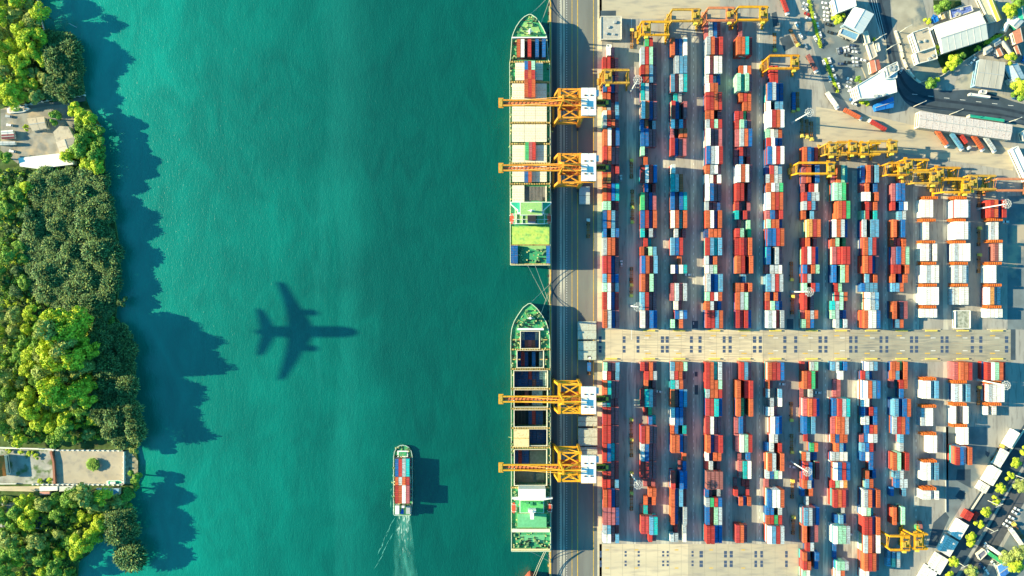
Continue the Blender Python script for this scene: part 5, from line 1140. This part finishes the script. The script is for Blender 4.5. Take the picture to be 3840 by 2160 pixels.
# mooring poles in the river
for i, (a, b) in enumerate((((258, 87), (288, 103)), ((270, 152), (303, 170)), ((295, 330), (322, 348)), ((352, 465), (385, 474)), ((505, 1527), (535, 1518)))):
    p = Vector(W3(*a, 3)); q_ = Vector(W3(*b, WZ)); mb = MB(); mb.beam(p, q_, .45, .3)
    tag(mb.build('jetty_boom', steel), 'thin pale boom reaching over the water, %s down the left bank' % ORD[i + 1], 'boom', 'thin booms along the left bank')

# ================================================================== ROADS on the right
def smooth(P, k=5):
    out = []
    for i in range(len(P) - 1):
        a, b, c, d_ = P[max(0, i - 1)], P[i], P[i + 1], P[min(len(P) - 1, i + 2)]
        for j in range(k):
            t = j / k; out.append(tuple(.5 * (2 * b[q] + (c[q] - a[q]) * t + (2 * a[q] - 5 * b[q] + 4 * c[q] - d_[q]) * t * t + (3 * b[q] - a[q] - 3 * c[q] + d_[q]) * t ** 3) for q in (0, 1)))
    return out + [P[-1]]
def ribbon(P, w_):
    P = smooth(P); L_, R_ = [], []
    for i, p in enumerate(P):
        a, b = P[max(0, i - 1)], P[min(len(P) - 1, i + 1)]; dx, dy = b[0] - a[0], b[1] - a[1]; l = math.hypot(dx, dy) or 1
        L_.append((p[0] - dy / l * w_, p[1] + dx / l * w_)); R_.append((p[0] + dy / l * w_, p[1] - dx / l * w_))
    return L_ + R_[::-1]
sheet('city_road', [], roadm, .03, [smooth([(3245, -60), (3256, 0), (3285, 70), (3312, 140), (3330, 215), (3348, 290), (3372, 350), (3415, 398), (3507, 424), (3650, 442), (3794, 462), (3950, 490)]) + smooth([(3950, 412), (3840, 390), (3794, 378), (3720, 352), (3640, 337), (3560, 340), (3500, 335), (3452, 314), (3410, 284), (3384, 248), (3366, 180), (3346, 100), (3338, 0), (3334, -60)])])
sheet('railway_strip', [], roadm, .03, [[(3900, 1500), (3900, 1640), (3560, 2200), (3440, 2200)]])
sheet('corner_road', [], mat('dark road', (.085, .09, .10), .85, .15, .3, stretch=(1, 1, 1)), .04, [[(3900, 1660), (3900, 1780), (3660, 2200), (3575, 2200)]])
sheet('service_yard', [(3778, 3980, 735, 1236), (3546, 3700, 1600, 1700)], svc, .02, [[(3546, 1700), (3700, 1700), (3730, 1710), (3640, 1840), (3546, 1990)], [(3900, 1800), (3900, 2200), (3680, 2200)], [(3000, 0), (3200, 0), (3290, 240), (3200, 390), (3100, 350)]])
plotm = mat('shade blotched plot paving', (.36, .33, .26), .9, .2, .1, stain=((.13, .17, .19), .06, .5, .6))  # bluish blotches put patches of shade into the paving colour
sheet('plot_ground', [], plotm, .025, [A0([(140, 0), (380, 0), (560, 760), (350, 830), (200, 690), (110, 330)])])
sheet('tyre_tracks', [], mat('worn tyre track', (.025, .04, .06), .8, .2, .3), .045, [ribbon([(3300, 0), (3330, 110), (3352, 210), (3378, 290), (3420, 345), (3500, 372), (3620, 388), (3760, 408), (3900, 440)], 5), ribbon([(3275, 0), (3305, 100), (3335, 210), (3362, 310), (3402, 375), (3500, 400), (3620, 414), (3760, 432), (3900, 462)], 3.5),
      ribbon([(3820, 1790), (3740, 1930), (3640, 2110), (3600, 2200)], 4), ribbon([(3850, 1810), (3765, 1955), (3670, 2120), (3640, 2200)], 3)])
sheet('traffic_islands', [], concreteM, .05, [ribbon([(3318, 150), (3330, 240), (3342, 270)], 4), ribbon([(3230, 250), (3262, 330)], 2)])
sheet('plot_paving', [], plotm, .024, [[(3585, 300), (3680, 250), (3670, 330), (3740, 345), (3800, 370), (3740, 365), (3640, 336), (3580, 330)], [(3700, 415), (3840, 420), (3960, 450), (3960, 520), (3820, 480), (3690, 448)], [(3330, -40), (3400, -40), (3450, 60), (3400, 130), (3350, 60)]])
sheet('road_markings', [], whitep, .06, [[(3262 + i * 9 + dx, -20), (3263.5 + i * 9 + dx, -20), (3306 + i * 8 + dx, 150), (3304.5 + i * 8 + dx, 150)] for i in range(3) for dx in (0,)] +
      [[(3420 + i * 60, 352 + i * 7), (3440 + i * 60, 354 + i * 7), (3440 + i * 60, 355.6 + i * 7), (3420 + i * 60, 353.6 + i * 7)] for i in range(7)])
grass = mat('garden grass', (.035, .07, .02), .95, .4, .3)
sheet('garden_lawn', [], grass, .035, [A0([(500, 545), (600, 540), (1030, 400), (1120, 330), (1190, 345), (900, 535), (620, 720), (560, 680)]), A0([(480, 0), (760, 0), (770, 50), (560, 130), (490, 110)])])
# street lamps
lm = mat('lamp post paint', (.62, .60, .52), .5, .08, 1)
def lamp(px, py, lab, rot=0, h=15):
    x, y = W(px, py); r = empty('street_lamp', (x, y, 0), lab, 'street lamp', 'street lamps along the roads')
    mb = MB(); mb.cyl((x, y, 0), (x, y, h), .28, .16, 8); mb.build('pole', lm, r)
    c, s_ = math.cos(R(rot)), math.sin(R(rot)); mb = MB(); mb.beam((x - 2 * c, y - 2 * s_, h), (x + 2 * c, y + 2 * s_, h), .22); a = mb.build('arm', lm, r)
    for k in (-1, 1): mb = MB(); mb.obox(x + 2.3 * c * k, y + 2.3 * s_ * k, .9, .45, h - .1, h + .12, R(rot)); mb.build('lantern', lm, a)
for px, py, l in ((3795, 1777, 'topmost lamp on the lower right road'), (3687, 1972, 'lamp in the middle of the lower right road'), (3705, 1877, 'lamp beside the flat wagons and a tree'), (3578, 2100, 'lowest lamp on the lower right road'),
                  (3278, 155, 'lamp on the left kerb of the curved road'), (3425, 400, 'lamp below the bend of the curved road'), (3560, 430, 'lamp above the long rust flecked shed'), (3775, 460, 'lamp above the right end of the long shed'),
                  (3372, 122, 'lamp on the right kerb of the curved road'), (3320, 190, 'lamp behind the white terraces')):
    lamp(px, py, 'tall pale street ' + l, 25)

# ================================================================== TREES
leafA = mat('leaf bright', (.50, .60, .05), .6, .35, .35, island=.35); leafB = mat('leaf mid green', (.22, .38, .06), .6, .4, .35, island=.4)
leafC = mat('leaf olive', (.36, .42, .11), .6, .35, .35, island=.35); leafD = mat('leaf dark', (.115, .20, .07), .6, .5, .6, island=.85); bark = mat('bark', (.12, .09, .06), .9, .3, 1)
for m in (leafA, leafB, leafC, leafD): m.node_tree.nodes['Principled BSDF'].inputs['Specular IOR Level'].default_value = .15
def broad(seed, Rr, h, nb, leaves, ls):
    rr = random.Random(seed); r = empty('broadleaf_tree', (0, 0, 0), None, None, None, True); mb = MB(); lobes = []
    for i in range(nb):
        a = rr.uniform(0, 6.283); d_ = Rr * .72 * math.sqrt(rr.random()); rad = rr.uniform(.2, .42) * Rr
        lobes.append((d_ * math.cos(a), d_ * math.sin(a), h - rad - (d_ / Rr) ** 2 * h * .42 + rr.uniform(-1.2, .8), rad))
    for x, y, z, rad in lobes:
        for _ in range(int(leaves / nb * (rad / (.31 * Rr)) ** 2)):
            u = rr.uniform(-.55, 1); t = rr.uniform(0, 6.283); q = math.sqrt(max(0, 1 - u * u)); nv = Vector((q * math.cos(t), q * math.sin(t), u))
            p = Vector((x, y, z)) + nv * rad * rr.uniform(.78, 1.08)
            nv = (nv + Vector((rr.gauss(0, .4), rr.gauss(0, .4), rr.gauss(0, .4)))).normalized()
            a_ = nv.orthogonal().normalized(); b_ = nv.cross(a_); an = rr.uniform(0, 3.14); e1 = (a_ * math.cos(an) + b_ * math.sin(an)); e2 = nv.cross(e1)
            s_ = ls * rr.uniform(.6, 1.3)
            mb.poly([p - e1 * s_, p - e2 * s_ * .6, p + e1 * s_, p + e2 * s_ * .6])
    mb.build('crown', leafA, r)
    mb = MB(); mb.cyl((0, 0, -.6), (0, 0, h * .45), .45, .3, 8); tr = None
    for i in range(5):
        x, y, z, rad = lobes[i]; mb.cyl((0, 0, h * .42), (x, y, z - rad * .3), .22, .08, 6)
    mb.build('trunk', bark, r)
    return r
def palm(seed, Rr, h, blades):
    """a clump of arching fronds, dome shaped"""
    rr = random.Random(seed); r = empty('bamboo_clump', (0, 0, 0), None, None, None, True); mb = MB()
    for _ in range(blades):
        u = rr.uniform(.0, 1) ** .8; t = rr.uniform(0, 6.283); q = math.sqrt(max(0, 1 - u * u)); k = rr.uniform(.6, 1.0) + .14 * math.sin(t * 5 + 7 * u) * math.sin(t * 3 + 11 * u)
        p = Vector((Rr * q * math.cos(t) * k, Rr * q * math.sin(t) * k, h * .45 + h * .55 * u * k))
        out = Vector((q * math.cos(t), q * math.sin(t), .25 + .6 * u)); out = (out + Vector((rr.gauss(0, .3), rr.gauss(0, .3), rr.gauss(0, .2)))).normalized()
        L = rr.uniform(1.2, 3.2); sd = out.cross(Vector((0, 0, 1))); sd = sd.normalized() * rr.uniform(.14, .36) if sd.length > .05 else Vector((.15, 0, 0))
        m_ = p + out * L * .6; e_ = p + out * L + Vector((0, 0, -L * .35)); mb.poly([p - sd * .6, m_ - sd, e_, m_ + sd, p + sd * .6], 1 if rr.random() < .12 else 0)
    mb.build('crown', [leafD, leafC], r)
    mb = MB()
    for i in range(5): a = rr.uniform(0, 6.28); mb.cyl((.6 * math.cos(a), .6 * math.sin(a), -2.4), (Rr * .45 * math.cos(a), Rr * .45 * math.sin(a), h * .8), .16, .08, 6)
    mb.build('trunk', bark, r)
    return r
BR = [broad(10 + i, Rr, h, nb, 2800, ls) for i, (Rr, h, nb, ls) in enumerate(((6.5, 15, 16, .50), (5.2, 12, 12, .46), (8.0, 19, 22, .58), (6.8, 17, 18, .48), (4.2, 9, 9, .42)))]
PA = [palm(40 + i, Rr, h, 2000) for i, (Rr, h) in enumerate(((5.2, 11), (6.2, 12.5), (4.6, 10)))]
used = {}
def plant(kind, px, py, label, group, sc_=1.0, m=None, rot=None, zs=1.0, z0=-.6, cat='tree'):
    proto = kind; name = proto.name; h = sum((Vector(c).z for c in proto.children[0].bound_box), 0) / 8 * sc_ * zs
    x, y = W(px, py, max(0, h))
    S_ = (sc_, sc_, sc_ * zs)
    if name in used: o = dup(proto, (x, y, z0), rot if rot is not None else rt.uniform(0, 6.28), None, None, {'crown': m} if m else None, S_)
    else:
        o = proto; o.location = (x, y, z0); o.scale = S_; used[name] = 1
        if m: c = [c for c in o.children if c.name.startswith('crown')][0]; c.material_slots[0].link = 'OBJECT'; c.material_slots[0].material = m
    return tag(o, label, cat, group)
rt = random.Random(17)
def inside(p, poly):
    x, y = p; r = False
    for i in range(len(poly)):
        (x1, y1), (x2, y2) = poly[i], poly[i - 1]
        if (y1 > y) != (y2 > y) and x < (x2 - x1) * (y - y1) / (y2 - y1) + x1: r = not r
    return r
planted = []
def forest(poly, sp_, kinds, mats_, zone, scr=(.8, 1.15), zs=(1, 1)):
    xs = [p[0] for p in poly]; ys = [p[1] for p in poly]; pts = []
    for _ in range(6000):
        p = (rt.uniform(min(xs), max(xs)), rt.uniform(min(ys), max(ys)))
        if inside(p, poly) and all((p[0] - q_[0]) ** 2 + (p[1] - q_[1]) ** 2 > (sp_ / S) ** 2 for q_ in pts): pts.append(p)
    for p in pts:
        k = rt.choice(kinds); m = rt.choice(mats_); s_ = rt.uniform(*scr)
        if k in PA: lab = 'dark spiky clump of fronds %s' % zone
        else: lab = '%s tree %s' % ({leafA.name: 'bright yellow green leafy', leafB.name: 'mid green leafy', leafC.name: 'olive green leafy', leafD.name: 'dark green leafy'}[m.name], zone)
        plant(k, p[0], p[1], lab, 'trees on the left bank', s_, m, None, zs[0] + (zs[1] - zs[0]) * rt.random() ** 2)
forest([(-30, -30), (128, -30), (145, 60), (160, 150), (165, 300), (160, 360), (-30, 395)], 8.2, BR[:4], [leafA, leafA, leafA, leafC], 'in the wood at the top left corner', zs=(1, 1.25))
forest([(178, 140), (250, 145), (278, 240), (300, 320), (290, 350), (200, 350), (178, 240)], 6.0, PA, [leafD], 'on the upper left shore', (.75, 1.1), zs=(.9, 1.2))
forest([(272, 410), (310, 400), (370, 500), (378, 620), (300, 625), (288, 520)], 6.0, BR[:2], [leafA, leafB], 'on the shore right of the boatyard', (.9, 1.1))
forest([(110, 660), (200, 640), (370, 650), (400, 800), (420, 950), (420, 1080), (395, 1180), (310, 1180), (250, 1150), (120, 1080), (100, 880), (130, 760)], 7.0, PA, [leafD], 'in the big dark riverside grove', (.8, 1.25), (.65, 1.05))
forest([(-30, 640), (90, 660), (110, 780), (80, 880), (95, 1080), (-30, 1130)], 8.5, BR, [leafB, leafD, leafB], 'left of the big dark grove', (.7, 1.0), (.7, .9))
forest([(-30, 1140), (130, 1150), (160, 1260), (150, 1400), (60, 1600), (-30, 1640)], 8.5, BR, [leafC, leafB, leafB, leafA], 'at the left edge above the walled yard', (.8, 1.1))
forest([(160, 1200), (300, 1190), (335, 1300), (345, 1420), (320, 1500), (180, 1480), (140, 1340)], 7.6, [BR[2], BR[3]], [leafA, leafC, leafA], 'in the tall stand at mid left', (.9, 1.35), (1.3, 2.1))
forest([(80, 1500), (330, 1510), (350, 1600), (320, 1655), (60, 1655), (40, 1600)], 8.0, BR, [leafA, leafB, leafC], 'just above the walled courtyard', (.8, 1.1), (1, 1.3))
forest([(365, 1230), (455, 1230), (490, 1350), (495, 1420), (460, 1480), (510, 1570), (505, 1630), (440, 1660), (360, 1600), (380, 1450), (350, 1330)], 6.8, PA, [leafD], 'on the lower left shore', (.8, 1.2), (1.1, 1.7))
forest([(-30, 1870), (260, 1865), (300, 1990), (290, 2100), (240, 2200), (-30, 2200)], 8.2, BR, [leafB, leafB, leafC, leafA], 'in the wood at the bottom left corner', (.7, 1.05))
forest([(280, 1860), (440, 1865), (440, 1930), (400, 1990), (310, 1960)], 8.0, BR[:4], [leafA, leafC, leafB], 'on the shore below the courtyard', (.9, 1.15), (1.1, 1.4))
forest([(425, 1945), (480, 1940), (490, 1990), (440, 2020)], 6.5, PA, [leafD], 'on the point below the courtyard', (1, 1.2), (1.2, 1.3))
plant(PA[1], 480, 2092, 'round dark palm like crown standing alone in the water', None, 1.55, leafD, None, .8, -2.6)
plant(BR[2], 300, 2035, 'tall bright tree at the water edge near the lone round crown', None, 1.15, leafA)
plant(BR[0], 345, 2010, 'bright tree leaning over the water below the courtyard', None, 1.1, leafA)
plant(BR[4], 500, 1790, 'small green tree outside the courtyard corner', None, 1.3, leafB); plant(BR[4], 490, 1840, 'green tree below the courtyard corner by the water', None, 1.4, leafB); plant(BR[4], 472, 1880, 'lowest green tree beside the blue roofed shed', None, 1.4, leafB)
plant(BR[4], 503, 1680, 'small olive tree on the upper corner of the courtyard', None, 1.1, leafC)
plant(PA[2], 346, 1743, 'low spiky plant alone in the middle of the courtyard', None, .75, leafB, None, .5, -.5)
plant(BR[4], 205, 440, 'round green tree between the boatyard houses', None, 1.3, leafB); plant(BR[4], 96, 478, 'small yellow bush left of the boatyard house', None, .6, leafA)
plant(BR[0], 245, 585, 'bright tree above the arched white hangar end', None, .8, leafA); plant(BR[4], 15, 590, 'small tree at the left edge beside the hangar', None, 1.2, leafB)
plant(BR[3], 95, 700, 'bright lone crown on the left edge of the dark grove', None, .8, leafA); plant(BR[4], 455, 1130, 'teal green bush overhanging the river beside the grove', None, 1.0, leafD)
for i, (x, y) in enumerate(((30, 1690), (75, 1692), (110, 1700), (150, 1806), (185, 1804), (135, 1712))): plant(BR[4], x, y, 'bright hedge shrub inside the left garden wall, %s of six' % ORD[i + 1], 'shrubs in the walled garden', .6, leafA, None, .5, cat='shrub')
TA = lambda x, y: (3320 + x / 2.683, y / 2.683); TD = lambda x, y: (3320 + x / 2.683, 1620 + y / 2.683); TB = lambda x, y: (2800 + x / 2.683, y / 2.683)
LR = [(1395, 190), (1320, 310), (1255, 450), (1170, 570), (1110, 690), (1020, 810), (945, 930), (870, 1060), (855, 1110), (700, 1310), (660, 1445)]
for i, (x, y) in enumerate(LR): plant(BR[(i * 2) % 2 if i % 2 else 4], *TD(x, y), 'bright street tree, %s from the top of the lower right road row' % ORD[i + 1], 'trees along the lower right road', .85 if i % 2 == 0 else .62, leafA, None, .8, 0)
for x, y, s_, m, l in ((1370, 545, .8, leafC, 'pale olive tree at the right edge by the lower road'), (1240, 1270, .9, leafC, 'leftmost of the big trees at the bottom right corner'), (1350, 1230, 1.0, leafC, 'topmost big tree at the bottom right corner'),
                       (1320, 1340, 1.0, leafA, 'big tree between the others at the bottom right corner'), (880, 1415, .8, leafC, 'olive tree at the bottom edge by the blue depot')): plant(BR[0], *TD(x, y), l, None, s_, m, None, .8, 0)
for x, y, k, s_, m, l in ((1265, 100, 0, .9, leafA, 'bright tree at the top right beside the green roof'), (1340, 20, 0, .8, leafB, 'green tree at the very top right edge'), (1268, 598, 4, 1.2, leafA, 'round bright tree right of the ribbed hall'),
                          (1365, 870, 0, 1.0, leafA, 'upper bright tree at the right edge above the road'), (1345, 960, 4, 1.2, leafB, 'lower tree at the right edge beside the blue car'), (705, 610, 0, .8, leafA, 'bright tree in the middle of the warehouse garden'),
                          (640, 680, 4, 1.1, leafA, 'bright tree at the lower end of the warehouse garden'), (770, 575, 4, .9, leafB, 'small tree at the upper end of the warehouse garden'), (535, 490, 4, .9, leafA, 'small bright tree between the tan roof and white warehouse'),
                          (465, 840, 0, .7, leafB, 'green tree in the corner below the tan roofed buildings'), (520, 810, 4, .6, leafA, 'bright bush beside the corner tree below tan roofs'), (930, 490, 4, .6, leafA, 'small bush on the fence right of the warehouse garden'),
                          (425, 210, 4, .7, leafA, 'small bright tree above the tan roofed building'), (540, 90, 0, .6, leafB, 'left tree in the top garden above the blue roof'), (610, 40, 0, .7, leafB, 'right tree in the top garden above the blue roof'), (1215, 385, 4, .5, leafA, 'tiny bush by the brown house')):
    plant(BR[k], *TA(x, y), l, None, s_, m, None, .8, 0)
for x, y, k, s_, m, l in ((940, 165, 4, 1.0, leafA, 'upper bright tree in front of the top white hall'), (900, 200, 4, .9, leafA, 'lower bright tree in front of the top white hall'), (1130, 800, 4, .7, leafB, 'green tree left of the slatted terrace'),
                          (1165, 1005, 4, .8, leafA, 'left bright tree under the slatted terrace'), (1205, 1040, 4, .6, leafA, 'right bright tree under the slatted terrace'), (1290, 395, 4, .4, leafA, 'tiny tree beside the kerb of the curved road')):
    plant(BR[k], *TB(x, y), l, None, s_, m, None, .8, 0)
# low shrubs and saplings between the crowns
def undergrowth(polys, n_, label):
    rr = random.Random(9); mb = MB()
    clumps = []
    for poly in polys:
        xs = [p[0] for p in poly]; ys = [p[1] for p in poly]
        A_ = (max(xs) - min(xs)) * (max(ys) - min(ys)) * S * S
        for _ in range(int(A_ / 9)):
            p = (rr.uniform(min(xs), max(xs)), rr.uniform(min(ys), max(ys)))
            if inside(p, poly): clumps.append((*W(*p), rr.uniform(1.0, 4.5), rr.uniform(1.2, 2.8), rr.choice((0, 1, 1, 2))))
    for x, y, z, r_, mi in clumps:
        for _ in range(n_):
            u = rr.uniform(0, 1); t = rr.uniform(0, 6.283); q = math.sqrt(1 - u * u); nv = Vector((q * math.cos(t), q * math.sin(t), u)); p = Vector((x, y, z - .6)) + nv * r_ * rr.uniform(.7, 1)
            nv = (nv + Vector((rr.gauss(0, .4), rr.gauss(0, .4), rr.gauss(0, .4)))).normalized(); e1 = nv.orthogonal().normalized() * rr.uniform(.35, .7); e2 = nv.cross(e1)
            mb.poly([p - e1, p - e2 * .7, p + e1, p + e2 * .7], mi)
    tag(mb.build('undergrowth', [leafA, leafB, leafD]), label, 'undergrowth', None, 'stuff')
undergrowth([[(-20, -30), (135, -30), (168, 122), (255, 130), (290, 340), (160, 370), (-20, 400)], [(-20, 640), (350, 630), (420, 900), (430, 1150), (470, 1260), (485, 1400), (500, 1600), (480, 1660), (350, 1655), (-20, 1650)],
             [(-20, 1860), (440, 1880), (440, 1960), (300, 2060), (280, 2200), (-20, 2200)], [(280, 400), (350, 470), (380, 640), (300, 620)]], 42, 'mixed green undergrowth filling the gaps between trees on the left bank')
# hedges in the car park
def hedge(a, b, label, w_=1.6):
    p = Vector(W3(*a, .4)); q_ = Vector(W3(*b, .4)); rr = random.Random(int(a[0])); mb = MB(); L = (q_ - p).length
    for _ in range(int(L * 60)):
        c = p.lerp(q_, rr.random()) + Vector((rr.gauss(0, w_ * .35), rr.gauss(0, w_ * .2), rr.uniform(-.2, 1.0))); nv = Vector((rr.gauss(0, .6), rr.gauss(0, .6), 1)).normalized(); e1 = nv.orthogonal().normalized() * .28; e2 = nv.cross(e1)
        mb.poly([c - e1, c - e2, c + e1, c + e2])
    tag(mb.build('hedge', leafA), label, 'hedge', 'hedges in the car park')
hedge(TB(620, 0), TB(745, 480), 'long bright yellow green hedge, upper one in the car park'); hedge(TB(785, 590), TB(915, 930), 'shorter bright yellow green hedge, lower one in the car park')
hedge(TA(1170, 350), TA(1010, 440), 'dark leafy hedge along the fence by the warehouse', 3)

# ================================================================== AIRLINER overhead, left of the view; only its shadow reaches the river in the frame
PZ = 125.0; sx, sy = W(1146, 1244, WZ); dist = (PZ - WZ) / math.tan(R(SUN_EL))
ax_, ay_ = sx - dist * math.cos(R(SUN_AZ)), sy + dist * math.sin(R(SUN_AZ))
pl = empty('airliner', (ax_, ay_, PZ), 'white twin engine airliner flying low over the left bank, outside the picture', 'airplane')
F = lambda tx, ty, z=0: (ax_ + (tx - 775) / 3.15 * S, ay_ + (770 - ty) / 3.15 * S, PZ + z)
mb = MB(); N = 18; prof = ((100, .3, 1.8), (150, .9, 1.6), (230, 2.3, .9), (350, 3.5, .3), (520, 4.0, 0), (1100, 4.0, 0), (1200, 3.9, 0), (1290, 3.2, -.2), (1350, 2.0, -.6), (1390, .9, -.9), (1402, .2, -1))
rings = []
for tx, rad, dz in prof:
    k = len(mb.v); x, y, z = F(tx, 770, dz); rings.append(k)
    for i in range(N): t = 2 * math.pi * i / N; mb.v.append((x, y + rad * math.cos(t), z + rad * math.sin(t)))
for a, b in zip(rings, rings[1:]):
    for i in range(N): mb.f.append((a + i, b + i, b + (i + 1) % N, a + (i + 1) % N)); mb.m.append(0)
mb.build('fuselage', white, pl)
def slabp(name, pts, z0, th):
    P = [F(x, y) for x, y in pts]; mb = MB(); mb.prism([(p[0], p[1]) for p in P], PZ + z0, PZ + z0 + th); return mb.build(name, white, pl)
w1 = slabp('wing', [(905, 720), (880, 660), (780, 515), (690, 370), (600, 220), (560, 190), (500, 182), (540, 300), (600, 480), (628, 600), (630, 720)], -2, .9)
w2 = slabp('wing', [(905, 820), (880, 880), (800, 990), (720, 1130), (610, 1300), (570, 1335), (515, 1350), (555, 1200), (605, 1020), (630, 900), (630, 820)], -2, .9)
slabp('tailplane', [(360, 740), (320, 640), (240, 530), (200, 492), (145, 498), (165, 600), (195, 740)], 1, .5); slabp('tailplane', [(370, 800), (330, 880), (260, 1000), (215, 1045), (155, 1045), (165, 960), (200, 800)], 1, .5)
mb = MB(); p0 = F(330, 770, 2.5); p1 = F(190, 770, 11.5); mb.v += [(p0[0], p0[1] - .3, p0[2]), (p1[0] + 1.5, p1[1] - .2, p1[2]), (p1[0] - 1.5, p1[1] - .2, p1[2]), (F(150, 770)[0], p0[1] - .3, p0[2]),
          (p0[0], p0[1] + .3, p0[2]), (p1[0] + 1.5, p1[1] + .2, p1[2]), (p1[0] - 1.5, p1[1] + .2, p1[2]), (F(150, 770)[0], p0[1] + .3, p0[2])]
for f in ((0, 1, 2, 3), (7, 6, 5, 4), (0, 4, 5, 1), (1, 5, 6, 2), (2, 6, 7, 3), (3, 7, 4, 0)): mb.f.append(f); mb.m.append(0)
mb.build('fin', mat('tail blue', (.03, .15, .4), .4, .05, 1), pl)
for ty in (552, 975):
    mb = MB(); mb.cyl(F(800, ty, -2.6), F(945, ty, -2.6), 1.8, 2.3, 16); mb.build('engine', steel, pl)
# tidy helper flags
for o in list(bpy.data.objects):
    if '_local' in o: del o['_local']
place_containers(); place_free()
for o in COL.objects:
    if len(o.get('label', '').split()) > 16: raise Exception('LONG ' + o['label'])
